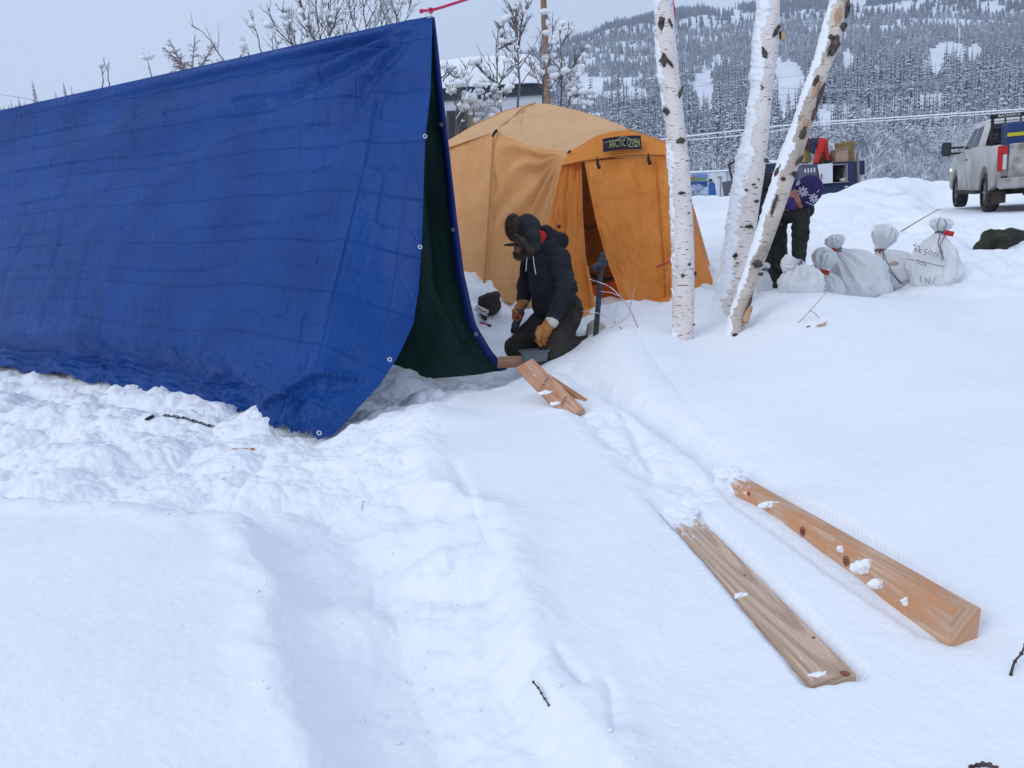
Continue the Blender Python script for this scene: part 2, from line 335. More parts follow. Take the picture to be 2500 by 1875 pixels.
# ---- signed distance shapes, polygonised by surface nets
def sd_cap(p, a, b, ra, rb):
    a, b = np.asarray(a), np.asarray(b); ba = b-a; t = np.clip(((p-a)@ba)/(ba@ba+1e-12), 0, 1)
    return np.linalg.norm(p-a-t[..., None]*ba, axis=-1)-(ra+(rb-ra)*t)
def sd_ell(p, c, r, R=None):
    q = p-np.asarray(c)
    if R is not None: q = q@np.asarray(R)
    k0 = np.linalg.norm(q/r, axis=-1); k1 = np.linalg.norm(q/(np.asarray(r)**2), axis=-1); return k0*(k0-1)/(k1+1e-9)
def smin(k, *ds):
    r = ds[0]
    for d in ds[1:]:
        h = np.clip(.5+.5*(d-r)/k, 0, 1); r = d*(1-h)+r*h-k*h*(1-h)
    return r
def nets(fn, lo, hi, res):
    lo = np.asarray(lo, float); hi = np.asarray(hi, float); n = np.ceil((hi-lo)/res).astype(int)+1
    ax = [lo[i]+np.arange(n[i])*res for i in range(3)]
    X = np.stack(np.meshgrid(*ax, indexing='ij'), -1); D = fn(X).astype(np.float32)
    D[0], D[-1] = 1, 1; D[:, 0], D[:, -1] = 1, 1; D[:, :, 0], D[:, :, -1] = 1, 1
    I = D < 0; c = I[:-1, :-1, :-1].astype(int)
    for a in (0, 1):
        for b in (0, 1):
            for d in (0, 1):
                if a+b+d: c = c+I[a:n[0]-1+a, b:n[1]-1+b, d:n[2]-1+d]
    act = (c > 0) & (c < 8); ids = -np.ones(act.shape, int); ids[act] = np.arange(act.sum()); ci = np.argwhere(act)
    acc = np.zeros((len(ci), 3)); cnt = np.zeros(len(ci))
    cor = [(a, b, d) for a in (0, 1) for b in (0, 1) for d in (0, 1)]
    for p in cor:
        for k in range(3):
            if p[k] == 0:
                q = list(p); q[k] = 1; d0 = D[ci[:, 0]+p[0], ci[:, 1]+p[1], ci[:, 2]+p[2]]; d1 = D[ci[:, 0]+q[0], ci[:, 1]+q[1], ci[:, 2]+q[2]]
                m = (d0 < 0) != (d1 < 0); t = np.where(m, d0/(d0-d1+1e-12), 0); pt = np.array(p, float)[None].repeat(len(ci), 0); pt[:, k] = t
                acc[m] += pt[m]; cnt[m] += 1
    V = lo+(ci+acc/cnt[:, None])*res; Fs = []
    for k in range(3):
        s0 = [slice(None)]*3; s1 = [slice(None)]*3; s0[k] = slice(0, -1); s1[k] = slice(1, None)
        A, B = I[tuple(s0)], I[tuple(s1)]; e = np.argwhere(A != B); i1, i2 = (k+1) % 3, (k+2) % 3
        e = e[(e[:, i1] > 0) & (e[:, i2] > 0)]; sg = A[e[:, 0], e[:, 1], e[:, 2]]
        def at(da, db):
            q = e.copy(); q[:, i1] -= da; q[:, i2] -= db; return ids[q[:, 0], q[:, 1], q[:, 2]]
        f = np.stack([at(0, 0), at(1, 0), at(1, 1), at(0, 1)], -1); f[~sg] = f[~sg][:, ::-1]; Fs.append(f)
    return V, np.concatenate(Fs)
# ------------------------------------------------------------ materials
def mat(name, c1, c2=None, scale=8., rough=.8, bump=0., bscale=60., detail=5., metal=0., trans=0., stretch=(1, 1, 1), spec=.3, ramp=(.35, .65), emit=None, bdist=.01, subs=None):
    m = bpy.data.materials.new(name); m.use_nodes = True; t = m.node_tree; N, L = t.nodes, t.links
    b = N['Principled BSDF']; b.inputs['Roughness'].default_value = rough; b.inputs['Metallic'].default_value = metal; b.inputs['Specular IOR Level'].default_value = spec
    b.inputs['Base Color'].default_value = (*c1, 1)
    tcn = N.new('ShaderNodeTexCoord'); mp = N.new('ShaderNodeMapping'); mp.inputs['Scale'].default_value = stretch; L.new(tcn.outputs['Object'], mp.inputs[0])
    if c2 is not None:
        no = N.new('ShaderNodeTexNoise'); no.inputs['Scale'].default_value = scale; no.inputs['Detail'].default_value = detail; L.new(mp.outputs[0], no.inputs['Vector'])
        r = N.new('ShaderNodeValToRGB'); r.color_ramp.elements[0].position, r.color_ramp.elements[1].position = ramp
        r.color_ramp.elements[0].color = (*c1, 1); r.color_ramp.elements[1].color = (*c2, 1); L.new(no.outputs[0], r.inputs[0]); L.new(r.outputs[0], b.inputs['Base Color'])
    if bump:
        n2 = N.new('ShaderNodeTexNoise'); n2.inputs['Scale'].default_value = bscale; n2.inputs['Detail'].default_value = 6; L.new(mp.outputs[0], n2.inputs['Vector'])
        bp = N.new('ShaderNodeBump'); bp.inputs['Strength'].default_value = bump; bp.inputs['Distance'].default_value = bdist; L.new(n2.outputs[0], bp.inputs['Height']); L.new(bp.outputs[0], b.inputs['Normal'])
    if emit: b.inputs['Emission Color'].default_value = (*emit[0], 1); b.inputs['Emission Strength'].default_value = emit[1]
    if trans:
        tr = N.new('ShaderNodeBsdfTranslucent'); ms = N.new('ShaderNodeMixShader'); ms.inputs[0].default_value = trans
        if c2 is not None: L.new(r.outputs[0], tr.inputs[0])
        else: tr.inputs[0].default_value = (*c1, 1)
        o_ = N['Material Output']; L.new(b.outputs[0], ms.inputs[1]); L.new(tr.outputs[0], ms.inputs[2]); L.new(ms.outputs[0], o_.inputs[0])
    return m
def nn(m): return m.node_tree.nodes, m.node_tree.links, m.node_tree.nodes['Principled BSDF']
M_SNOW = mat('snow', (.79, .84, .90), (.83, .87, .92), 1.5, .75, .5, 38, spec=.25, bdist=.010)
M_SNOWL = mat('snow_lump', (.79, .84, .90), (.83, .87, .92), 6, .75, .3, 40, spec=.2)
M_FROST = mat('frost', (.60, .66, .74), (.74, .79, .85), 3, .85)
# ------------------------------------------------------------ ground sheet
def polar_grid(azs, rs, hf):
    A, R = np.meshgrid(azs, rs, indexing='ij'); X = np.sin(A)*R; Y = np.cos(A)*R; Z = hf(X, Y)
    return np.stack([X, Y, Z], -1).reshape(-1, 3), grid_faces(len(azs), len(rs))
az_f = np.linspace(math.radians(-38), math.radians(40), 1100)
az = np.concatenate([np.linspace(math.radians(-180), math.radians(-38), 130, endpoint=False), az_f, np.linspace(math.radians(40), math.radians(180), 130)[1:]])
rs = np.concatenate([[.01, .3, .6], 1/np.linspace(1/.95, 1/3.2, 330), np.arange(3.21, 9.0, .0135), np.exp(np.linspace(math.log(9.02), math.log(22), 230)), np.exp(np.linspace(math.log(22.3), math.log(75), 170))])
gV, gF = polar_grid(az, rs, H)
ground = obj('ground', gV, gF[:, ::-1], M_SNOW); tag(ground, kind='structure', label='deep churned and undisturbed snow covering the camp')
# crumbs of broken snow on the trodden part
cg = np.random.default_rng(77); cx, cy = cg.uniform(-4.6, 1.9, 16000), cg.uniform(1.5, 7.8, 16000); cw = polydist(cx, cy, WALK); dn_ = .5+.9*fbm(cx*1.6, cy*1.6, o=3, s=90)
ck = (cw < .10) & (cg.random(16000) < dn_*.55); cx, cy = cx[ck], cy[ck]; cz_ = H(cx, cy); cs_ = .0015+.007*cg.random(len(cx))**5; sv, sf = sphere((0, 0, 0), (1, 1, .75), 5, 6, .8, 3); sf = np.array(sf)
V_ = []
for i in range(len(cx)): a_ = cg.random()*6.28; ca, sa = math.cos(a_), math.sin(a_); k3 = cg.uniform(.7, 1.3, 3); q = sv*k3*cs_[i]; V_.append(np.stack([q[:, 0]*ca-q[:, 1]*sa+cx[i], q[:, 0]*sa+q[:, 1]*ca+cy[i], q[:, 2]+cz_[i]+cs_[i]*.3], -1))
crumbs = obj('snow_crumbs', np.concatenate(V_), (sf[None]+(np.arange(len(cx))*len(sv))[:, None, None]).reshape(-1, 4), M_SNOWL); tag(crumbs, 'crumbs of broken snow scattered over the trodden snow', 'snow', kind='stuff')
# ------------------------------------------------------------ hills
RR = [60, 90, 130, 180, 250, 350, 500, 700, 1000, 1300, 1600, 2000, 2500, 3200, 5000]
def az_u(a): return 1250+1950*np.tan(np.clip(a, -1.2, 1.2))
def skyline(pts, dt, lo, hi_):
    U_, T_ = [-2500.], [lo]
    for a_, b_ in pts:
        q = fwd+RT*((a_-U0)/F)+UP*((V0-b_)/F); U_.append(float(az_u(math.atan2(q[0], q[1])))); T_.append(q[2]/math.hypot(q[0], q[1])-dt)
    return U_+[5000.], T_+[hi_]
SK1 = skyline([(0,262),(250,238),(600,205),(1000,182),(1190,162),(1340,118),(1475,84),(1640,74),(1800,60),(1900,46),(2200,28),(2500,22)], .009, .10, .17)
SK2 = skyline([(0,300),(1300,170),(1475,92),(1590,38),(1700,12),(1800,16),(1980,4),(2070,16),(2260,-25),(2500,-60)], .006, .10, .2)
def hill(x, y):
    r = np.hypot(x, y); a = np.arctan2(x, y); u = az_u(a)
    t1 = np.interp(u, SK1[0], SK1[1]); t2 = np.interp(u, SK2[0], SK2[1])
    k = [0, -.004, .0, .012, .055, .098, .140, .175, .215]                # fractions follow the right-hand slope
    tt = np.zeros_like(r); kk = np.interp(np.log(r), np.log(RR[:9]), k)
    tt = kk/.215*t1
    tt = np.where(r > 1000, np.interp(r, [1000, 1300, 1700, 2200, 2600, 5000], [1, .82, .78, .0, 0, 0])*t1 + np.interp(r, [1000, 1500, 2200, 3000, 5000], [0, 0, 1., .8, .3])*t2, tt)
    z = 1.5+r*tt+sstep(100, 400, r)*(8*fbm(x/130, y/130, o=4, s=70)+2.0*fbm(x/30, y/30, o=3, s=77))*np.clip(r/600, .2, 1.6)
    return np.where(r < 62, z-.5, z)
azh = np.concatenate([np.linspace(-math.pi, math.radians(-40), 60, endpoint=False), np.linspace(math.radians(-40), math.radians(40), 520), np.linspace(math.radians(40), math.pi, 60)[1:]])
hV, hF = polar_grid(azh, np.exp(np.linspace(math.log(60), math.log(5000), 330)), hill)
hl = obj('hillside', hV, hF[:, ::-1], mat('hill_snow', (.74, .79, .85), (.66, .71, .78), .02, .9)); tag(hl, kind='structure', label='snow covered hillside rising behind the camp')
# ------------------------------------------------------------ blue tarp shelter
def blue_tarp_mat(name, ca, cb, interior=False):
    m = mat(name, ca, cb, 1.3, .42 if not interior else .6, 0, spec=.14); N, L, b = nn(m)
    uvn = N.new('ShaderNodeUVMap'); uvn.uv_map = 'uv'
    sp = N.new('ShaderNodeSeparateXYZ'); L.new(uvn.outputs[0], sp.inputs[0])
    nw = N.new('ShaderNodeTexNoise'); nw.inputs['Scale'].default_value = 5; L.new(uvn.outputs[0], nw.inputs['Vector'])
    def crease(ax, n, wid):
        a = N.new('ShaderNodeMath'); a.operation = 'MULTIPLY_ADD'; a.inputs[1].default_value = n; L.new(sp.outputs[ax], a.inputs[0])
        q = N.new('ShaderNodeMath'); q.operation = 'MULTIPLY'; q.inputs[1].default_value = .10; L.new(nw.outputs[0], q.inputs[0]); L.new(q.outputs[0], a.inputs[2])
        f = N.new('ShaderNodeMath'); f.operation = 'FRACT'; L.new(a.outputs[0], f.inputs[0])
        s = N.new('ShaderNodeMath'); s.operation = 'SUBTRACT'; s.inputs[1].default_value = .5; L.new(f.outputs[0], s.inputs[0])
        ab = N.new('ShaderNodeMath'); ab.operation = 'ABSOLUTE'; L.new(s.outputs[0], ab.inputs[0])
        mr_ = N.new('ShaderNodeMapRange'); mr_.inputs[1].default_value = 0; mr_.inputs[2].default_value = wid; mr_.inputs[3].default_value = 1; mr_.inputs[4].default_value = 0; L.new(ab.outputs[0], mr_.inputs[0])
        return mr_
    c1, c2 = crease('Y', 8, .030), crease('X', 17, .05)
    w2 = N.new('ShaderNodeMath'); w2.operation = 'MULTIPLY_ADD'; w2.inputs[1].default_value = .45; L.new(c2.outputs[0], w2.inputs[0]); L.new(c1.outputs[0], w2.inputs[2])
    nf = N.new('ShaderNodeTexNoise'); nf.inputs['Scale'].default_value = 2.2; nf.inputs['Detail'].default_value = 8; nf.inputs['Roughness'].default_value = .62
    tcn = N.new('ShaderNodeTexCoord'); L.new(tcn.outputs['Object'], nf.inputs['Vector'])
    vo = N.new('ShaderNodeTexVoronoi'); vo.inputs['Scale'].default_value = 3.4; vo.feature = 'DISTANCE_TO_EDGE'; L.new(tcn.outputs['Object'], vo.inputs['Vector'])
    vr = N.new('ShaderNodeMapRange'); vr.inputs[2].default_value = .05; L.new(vo.outputs[0], vr.inputs[0])
    a1 = N.new('ShaderNodeMath'); a1.operation = 'MULTIPLY_ADD'; a1.inputs[1].default_value = 2.6; L.new(nf.outputs[0], a1.inputs[0]); L.new(w2.outputs[0], a1.inputs[2])
    a2 = N.new('ShaderNodeMath'); a2.operation = 'MULTIPLY_ADD'; a2.inputs[1].default_value = .35; L.new(vr.outputs[0], a2.inputs[0]); L.new(a1.outputs[0], a2.inputs[2])
    bp = N.new('ShaderNodeBump'); bp.inputs['Strength'].default_value = .65; bp.inputs['Distance'].default_value = .012; L.new(a2.outputs[0], bp.inputs['Height']); L.new(bp.outputs[0], b.inputs['Normal'])
    return m
M_TARP = blue_tarp_mat('tarp_blue', (.003, .038, .178), (.0055, .052, .235)); M_TGRN = blue_tarp_mat('tarp_green', (.014, .040, .034), (.022, .055, .046), True)
M_HEM = mat('tarp_hem', (.004, .020, .14), (.006, .028, .17), 6, .45, .3, 30)
M_GROM = mat('grommet', (.55, .57, .6), None, rough=.35, metal=.6)
def lin_d(u, a, b): (ua, da), (ub, db) = a, b; return 1/(1/da+(1/db-1/da)*(u-ua)/(ub-ua))
rd = lambda u: lin_d(u, (1045, 6.3), (0, 9.3)); bd = lambda u: lin_d(u, (775, 5.5), (0, 8.5))
RV = lambda u: 38+(1045-u)*.2215
tarp = empty('tarp_shelter', P(560, 980, 6.8), 'large blue tarpaulin hung over a ridge line as an open ended shelter on the snow', 'tarp')
cols = [PP([(1056,38,6.3),(1051,226,6.15),(1038,339,6.05),(1031,565,5.95),(1023,700,5.9),(1009,791,5.85),(972,870,5.75),(927,938,5.65),(814,1057,5.45),(775,1067,5.45)])]
for ru, bu, bv in [(950,730,1055),(850,690,1043),(740,640,1026),(640,560,1000),(500,440,988),(380,300,956),(260,180,920),(150,60,898),(0,-110,880),(-200,-300,862),(-450,-420,850)]:
    b0 = np.array([bu, bv, bd(bu)]); t0 = np.array([ru, RV(ru), rd(ru)])
    c = [t0]
    for t in (.3, .6, .8, .9, .96, 1.):
        q = t0+(b0-t0)*t; A, B_ = P(*t0), P(*b0)
        w_ = A+(B_-A)*t; c.append(w_)
    c[0] = P(*t0); cols.append(np.array(c))
def tdisp(S, T, X):
    e = sstep(0, .05, S)*sstep(0, .03, T)
    r = np.hypot(S*1.0, T*1.4); ang = np.arctan2(T*1.4, S+1e-4)
    rad = .048*np.sin(ang*17+2*vnoise(ang*4, r*2))*np.exp(-r*1.9)*sstep(.02, .16, r)*sstep(.02,.12,S)
    sag = -.06*np.sin(np.pi*np.clip(T*1.12, 0, 1))
    low = sstep(.74, .97, T)
    fl_ = .86+.03*vnoise(S*7, S*0+2); fold = .08*fbm(S*10+T*3, T*15-S*4, o=4, s=3)*low - .26*sstep(fl_, fl_+.09, T)*sstep(.20, .42, S)+.10*np.abs(fbm(S*22, T*26, o=3, s=33))*sstep(fl_, fl_+.06, T)*sstep(.2,.4,S)
    gen = .028*fbm(S*5+T*2, T*4-S*3, o=3, s=9)+.008*fbm(S*40, T*22, o=4, s=19)
    S2, T2 = S*17+.10*vnoise(T*6, S*0+3), T*8+.10*vnoise(S*6, T*0+8); ci, cj = np.floor(S2).astype(int), np.floor(T2).astype(int); zz_ = ci*0
    gen = gen+.030*((S2-ci-.5)*(_h(ci, cj, zz_, 3)-.5)+(T2-cj-.5)*(_h(ci, cj, zz_, 9)-.5))
    dl = np.abs((T-.845)-(S-.02)*.50)*.9; gen = gen+.05*np.exp(-(dl/.012)**2)*sstep(.36, .22, S)*sstep(.01, .05, S)-.05*np.exp(-(dl/.05)**2)*sstep(.36, .22, S)*(T > .845+(S-.02)*.5)
    cre = 0
    for k in range(1, 8):
        cc = k/8.+.012*vnoise(S*6+k, T*0+k); cre = cre+(.008*np.exp(-((T-cc)/.004)**2)-.004*np.exp(-((T-cc-.012)/.008)**2))*(.4+.6*sstep(-.2,.4,vnoise(S*9+k*3, T*0+k*7)))
    seam = -.02*np.exp(-((T-.035-.01*S)/.006)**2)*sstep(1, .6, S)
    return (rad+fold+gen+cre+seam)*e+sag*e
g = loft(cols, 420, 260, tdisp, 3)
# drape the lower edge on to the snow
Gd = g[0].reshape(420, 260, 3); 
rg_ = (.05*fbm(np.linspace(0, 30, 420), np.zeros(420), o=4, s=77)+.03*fbm(np.linspace(0, 110, 420), np.ones(420), o=3, s=78))[:, None]*np.linspace(0, 1, 260)[None]**9
Gd[..., 2] += rg_; g = (Gd.reshape(-1, 3), g[1], g[2])
front = part('front_sheet', tarp, (g[0], g[1]), M_TARP, uv=g[2])
# rear sheet, green inside
rc = [PP([(1058,42,6.33),(1079,226,6.55),(1096,373,6.7),(1113,531,6.85),(1130,667,7.0),(1158,791,7.1),(1198,859,7.15),(1235,902,7.2)]),
      PP([(1000,48,rd(1000)+.02),(1030,400,6.9),(1060,700,7.2),(1165,915,7.22)]),
      PP([(950,60,rd(950)+.02),(985,500,7.0),(1020,800,7.35),(1060,926,7.22)]),
      PP([(850,83,rd(850)+.03),(890,600,7.3),(930,820,7.5),(938,942,7.2)]),
      PP([(650,RV(650)+2,rd(650)+.04),(700,700,8.3),(700,920,8.0)]),
      PP([(350,RV(350)+2,rd(350)+.05),(400,650,9.6),(420,870,9.4)]),
      PP([(0,RV(0)+2,rd(0)+.05),(50,600,11.5),(50,820,11.4)]), PP([(-450,RV(-450)+2,rd(-450)+.05),(-350,600,14),(-350,780,14)])]
g2 = loft(rc, 200, 120, lambda S, T, X: (.05*fbm(S*8, T*3, o=3, s=5)+.006*fbm(S*40, T*14, o=3, s=6))*sstep(0, .04, S)*sstep(0, .05, T), 3)
part('rear_sheet', tarp, g2[:2], M_TGRN, uv=g2[2])
Gr = g2[0].reshape(200, 120, 3)
edge = Gr[0]; inw = (Gr[4]-Gr[0]); inw /= np.linalg.norm(inw, axis=1, keepdims=True)+1e-9
cs = np.cross(np.gradient(edge, axis=0), inw); cs /= np.linalg.norm(cs, axis=1, keepdims=True); cs *= np.sign((cs*(C0-edge)).sum(1))[:, None]
hw = (.012+.05*sstep(0, .25, np.linspace(0, 1, 120)))[:, None]
hem = np.stack([edge-inw*.012, edge-inw*.01+cs*.02, edge+inw*hw+cs*.022, edge+inw*hw+cs*.004], 0)
part('hem', tarp, (hem.reshape(-1, 3), grid_faces(4, 120)), M_HEM)
for u, v, d in [(1038,333,6.02),(1026,603,5.9),(952,877,5.62),(780,1056,5.36)]:
    q = P(u, v, d-.02); part('grommet', tarp, torus(q+np.array([0, -.01, 0]), .013, .0045, C0-q+np.array([-.8,0,.3])), M_GROM)
for t in (.27, .56, .87):
    i = int(t*119); q = edge[i]+inw[i]*.03+cs[i]*.026; part('grommet', tarp, torus(q, .013, .0045, cs[i]), M_GROM)
q = P(1046, 36, 6.26); part('grommet', tarp, torus(q, .022, .005, (.6, -1, .1)), M_GROM)
ri = np.array([P(u, RV(u)-1, rd(u)) for u in np.linspace(1050, -450, 60)])
M_ROPE = mat('pink_rope', (.55, .02, .10), (.75, .06, .18), 300, .7, .6, 400)
k0 = P(1052, 26, 6.27); r0 = [P(1030,27,6.3), P(1040,24,6.28), k0, P(1075,19,6.3), P(1140,-2,6.4), P(1400,-88,6.75), P(1600,-160,7.)]
kn = [k0+np.array([math.cos(a)*.014, math.sin(a*2)*.012, math.sin(a)*.016]) for a in np.linspace(0, 14, 40)]
thing('rope', join(tube(smoothpl(r0, 60), .011, 8), tube(kn, .009, 6), sphere(P(1029,27,6.3), (.02,.018,.017), 6, 8, .3)), M_ROPE, 'pink red rope knotted to the top corner of the blue tarp shelter', 'rope')
thing('cord', tube(smoothpl([P(1642,-60,6.85), P(1643,0,6.85), P(1647,25,6.86), P(1645,48,6.88), P(1644,62,6.9)], 30), .007, 6), M_ROPE, 'short pink cord hanging down the right side of the nearest birch trunk', 'cord')
# ------------------------------------------------------------ orange dome tent
def fabric(name, ca, cb, tr):
    m = mat(name, ca, cb, 2.2, .75, .5, 9, trans=tr, spec=.2, bdist=.03); return m
M_FLY = fabric('fly_pale', (.76, .50, .27), (.80, .54, .31), .3); M_FLY2 = fabric('fly_wall', (.80, .43, .18), (.84, .48, .22), .3); M_VEST = fabric('vestibule_orange', (.78, .29, .06), (.84, .34, .08), .3)
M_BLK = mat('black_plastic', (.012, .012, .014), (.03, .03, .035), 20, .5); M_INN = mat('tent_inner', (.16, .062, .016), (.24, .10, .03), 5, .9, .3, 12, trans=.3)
tent = empty('dome_tent', P(1420, 760, 9.3), 'orange and pale tan dome tent with a half open vestibule behind the kneeling person', 'tent')
def wr(a, fu, fv, s): return lambda S, T, X: a*fbm(S*fu, T*fv, o=4, s=s)*sstep(0, .06, S)*sstep(1, .94, S)*sstep(0, .04, T)*sstep(1, .97, T)
A_ = (1208,322,9.6); HUB = (1390,371,8.8); PK = (1307,251,10.4)
g = loft([PP([(1040,376,11.3),(1150,310,10.6),(1230,273,10.45),(1307,251,10.42)]), PP([(1040,378,11.2),A_,(1255,287,9.95),PK])], 30, 60, wr(.02, 3, 5, 1), 1); part('roof_panel', tent, g[:2], M_FLY)
g = loft([PP([A_,(1257,282,10.0),(1275,262,10.3),PK,(1345,255,10.3),(1407,269,10.0),(1475,289,9.6),(1531,314,9.2)]), PP([A_,(1253,340,9.25),(1316,362,9.0),HUB,(1452,333,8.64),(1497,320,8.62),(1531,317,8.7)])], 60, 110, wr(.05, 4, 7, 2), 1); part('roof_panel', tent, g[:2], M_FLY)
g = loft([PP([(1040,376,11.5),(1150,308,11.2),(1230,270,10.8),(1307,251,10.45),(1407,268,10.),(1475,288,9.62),(1531,313,9.22),(1650,352,9.3)]), PP([(1040,640,13),(1300,620,13.2),(1600,640,12),(1743,680,10.4)])], 20, 50, wr(.03, 3, 5, 3), 1); part('rear_wall', tent, g[:2], M_FLY2)
g = loft([PP([(1030,378,11.6),(1040,540,11.3),(1045,720,11)]), PP([A_,(1203,430,9.45),(1193,600,9.25),(1184,715,9.1)])], 60, 60, wr(.06, 4, 3, 4), 1); part('side_wall', tent, g[:2], M_FLY2, label='pale peach wall panel left of the tent pole')
def w2(S, T, X):
    r = np.hypot(1-S, T); a = np.arctan2(T, 1-S+1e-3)
    return (.055*np.sin(a*21+3*vnoise(a*3, r*2))*sstep(0, .25, r)*np.exp(-r*.6)+.03*fbm(S*6, T*5, o=4, s=8))*sstep(0, .06, S)*sstep(1, .92, S)*sstep(0, .05, T)
g = loft([PP([A_,(1203,430,9.45),(1193,600,9.25),(1184,715,9.1)]), PP([(1253,340,9.25),(1240,540,9.1),(1225,735,8.85)]), PP([(1316,362,9.0),(1300,560,8.9),(1265,742,8.7)]), PP([HUB,(1371,403,8.75),(1335,560,8.65),(1320,755,8.5)])], 110, 80, w2, 1); part('side_wall', tent, g[:2], M_FLY2)
g = loft([PP([HUB,(1371,403,8.74),(1335,560,8.63),(1320,755,8.48)]), PP([(1420,392,8.65),(1423,516,8.6),(1429,607,8.55),(1445,697,8.45),(1457,770,8.35)])], 60, 80, wr(.07, 7, 2.5, 12), 1); part('vestibule_wall', tent, g[:2], M_VEST)
g = loft([PP([HUB,(1452,333,8.62),(1497,320,8.6),(1531,317,8.6),(1569,331,8.55),(1628,352,8.5)]), PP([(1371,404,8.68),(1420,393,8.58),(1497,382,8.5),(1565,377,8.45),(1633,379,8.4)])], 20, 80, wr(.012, 3, 6, 13), 1); part('header_panel', tent, g[:2], M_VEST)
hemp = smoothpl(PP([(1371,405,8.66),(1420,394,8.56),(1497,383,8.48),(1565,378,8.43),(1633,380,8.38)]), 40); part('header_seam', tent, tube(hemp, .007, 5), mat('seam', (.30, .11, .02)))
def dflap(S, T, X):
    return (.085*fbm(S*3+T*3, T*3-S*3, o=5, s=23)+.02*fbm(S*9, T*14, o=4, s=29)*sstep(.5, .9, T)+.03*np.exp(-((S-.82)/.015)**2)-.03*np.exp(-((S-.85)/.02)**2)+.05*np.sin((S*.6+T*.8)*17)*np.exp(-S*4))*sstep(0, .04, S)*sstep(1, .96, S)*sstep(0, .05, T)
g = loft([PP([(1427,394,8.58),(1441,471,8.5),(1456,543,8.47),(1479,629,8.42),(1502,688,8.37),(1529,768,8.32)]), PP([(1633,378,8.42),(1640,516,8.38),(1643,620,8.34),(1643,740,8.3)])], 110, 110, dflap, 1); part('door_flap', tent, g[:2], M_VEST)
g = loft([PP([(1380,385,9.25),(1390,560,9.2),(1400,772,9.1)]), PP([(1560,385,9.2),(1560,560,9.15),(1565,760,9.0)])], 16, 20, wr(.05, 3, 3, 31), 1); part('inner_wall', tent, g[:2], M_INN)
g = loft([PP([(1430,700,8.75),(1432,775,8.7)]), PP([(1540,680,8.7),(1545,770,8.6)])], 14, 10, wr(.04, 5, 3, 33), 1); part('door_sill', tent, g[:2], mat('sill', (.42, .075, .012), (.5, .11, .02), 6, .8))
part('zipper', tent, join(tube(smoothpl(PP([(1424,545,9.1),(1440,560,9.1),(1456,548,9.1)]), 12), .010, 5), tube(smoothpl(PP([(1421,400,8.57),(1424,516,8.54),(1430,607,8.49),(1434,650,8.45)]), 30), .006, 5), tube(smoothpl(PP([(1435,665,9.),(1470,682,9),(1500,678,9)]), 12), .02, 5)), M_BLK)
g = loft([PP([(1628,352,8.52),(1640,516,8.42),(1643,745,8.36)]), PP([(1645,372,9.6),(1690,539,9.8),(1744,695,9.9)])], 40, 60, wr(.04, 4, 4, 37), 1); part('right_wall', tent, g[:2], M_VEST)
g = loft([PP([(1400,752,8.36),(1420,775,8.15)]), PP([(1470,752,8.3),(1475,790,8.1)]), PP([(1545,748,8.25),(1550,780,8.1)]), PP([(1643,722,8.28),(1650,745,8.15)])], 50, 10, wr(.05, 9, 3, 41), 1); part('snow_flap', tent, g[:2], M_VEST)
for u, v in ((1459,398), (1583,388)):
    c = P(u, v, 8.36); part('toggle', tent, join(box(c, (.030, .02, .05)), box(c+np.array([.012, 0, -.04]), (.035, .02, .04)), tube([c+np.array([0, 0, .06]), c], .008, 5)), M_BLK)
part('pole_clip', tent, tube(smoothpl(PP([(1203,334,9.5),(1206,325,9.5),(1213,318,9.52)]), 8), .018, 6), M_BLK); part('pole_clip', tent, tube(PP([(1386,373,8.74),(1393,368,8.72)]), .012, 6), M_BLK)
part('pole_sleeve', tent, join(tube(smoothpl(PP([(1204,335,9.5),(1199,430,9.38),(1189,600,9.18),(1181,715,9.05)]), 30), .016, 6), tube(smoothpl(PP([A_,(1255,285,9.93),(1275,263,10.22),PK]), 20), .012, 6)), mat('sleeve', (.52, .26, .10)))
vp = smoothpl(PP([(1363,500,8.6),(1356,520,8.56),(1360,540,8.55),(1365,552,8.53),(1369,535,8.55),(1370,520,8.56),(1363,500,8.6)]), 40)
part('vent_cuff', tent, join(tube(vp, .012, 6)), M_VEST); part('cord_lock', tent, sphere(P(1365,553,8.5), (.02,.02,.02), 6, 8), M_BLK)
# sign patch sewn on the header
def textgeo(s, size, ext=.002):
    cu = bpy.data.curves.new('t', 'FONT'); cu.body = s; cu.size = size; cu.extrude = ext; cu.align_x = 'CENTER'; cu.align_y = 'CENTER'; cu.resolution_u = 2
    o = bpy.data.objects.new('t', cu); COL.objects.link(o); dg = bpy.context.evaluated_depsgraph_get(); me = o.evaluated_get(dg).to_mesh()
    V = np.array([v.co[:] for v in me.vertices]); Fs = [tuple(p.vertices) for p in me.polygons]; o.evaluated_get(dg).to_mesh_clear()
    bpy.data.objects.remove(o); bpy.data.curves.remove(cu); return V, Fs
def plane_frame(p00, p10, p01):
    x = p10-p00; w = np.linalg.norm(x); x = x/w; z = np.cross(x, p01-p00); z /= np.linalg.norm(z); y = np.cross(z, x)
    if z.dot(C0-p00) < 0: z = -z
    return x, y, z, w
a, b, c = P(1473,372,8.44), P(1567,364,8.40), P(1471,339,8.46); x, y, z, w = plane_frame(a, b, c); h = (c-a).dot(y)
def warp(geo):                                    # bends with the arched header
    V = geo[0].copy(); q = (V-a)@x/w; V = V+np.outer(.035*h/.15*4*q*(1-q)*.35, y); return V, geo[1]
gx = np.linspace(0, 1, 20); pv = np.array([[a+x*w*t+y*h*s for s in (0, .5, 1)] for t in gx]).reshape(-1, 3)
patch = part('sign_patch', tent, warp((pv, grid_faces(20, 3))), mat('patch', (.012, .013, .03), (.02, .02, .04), 30, .8), smooth=False)
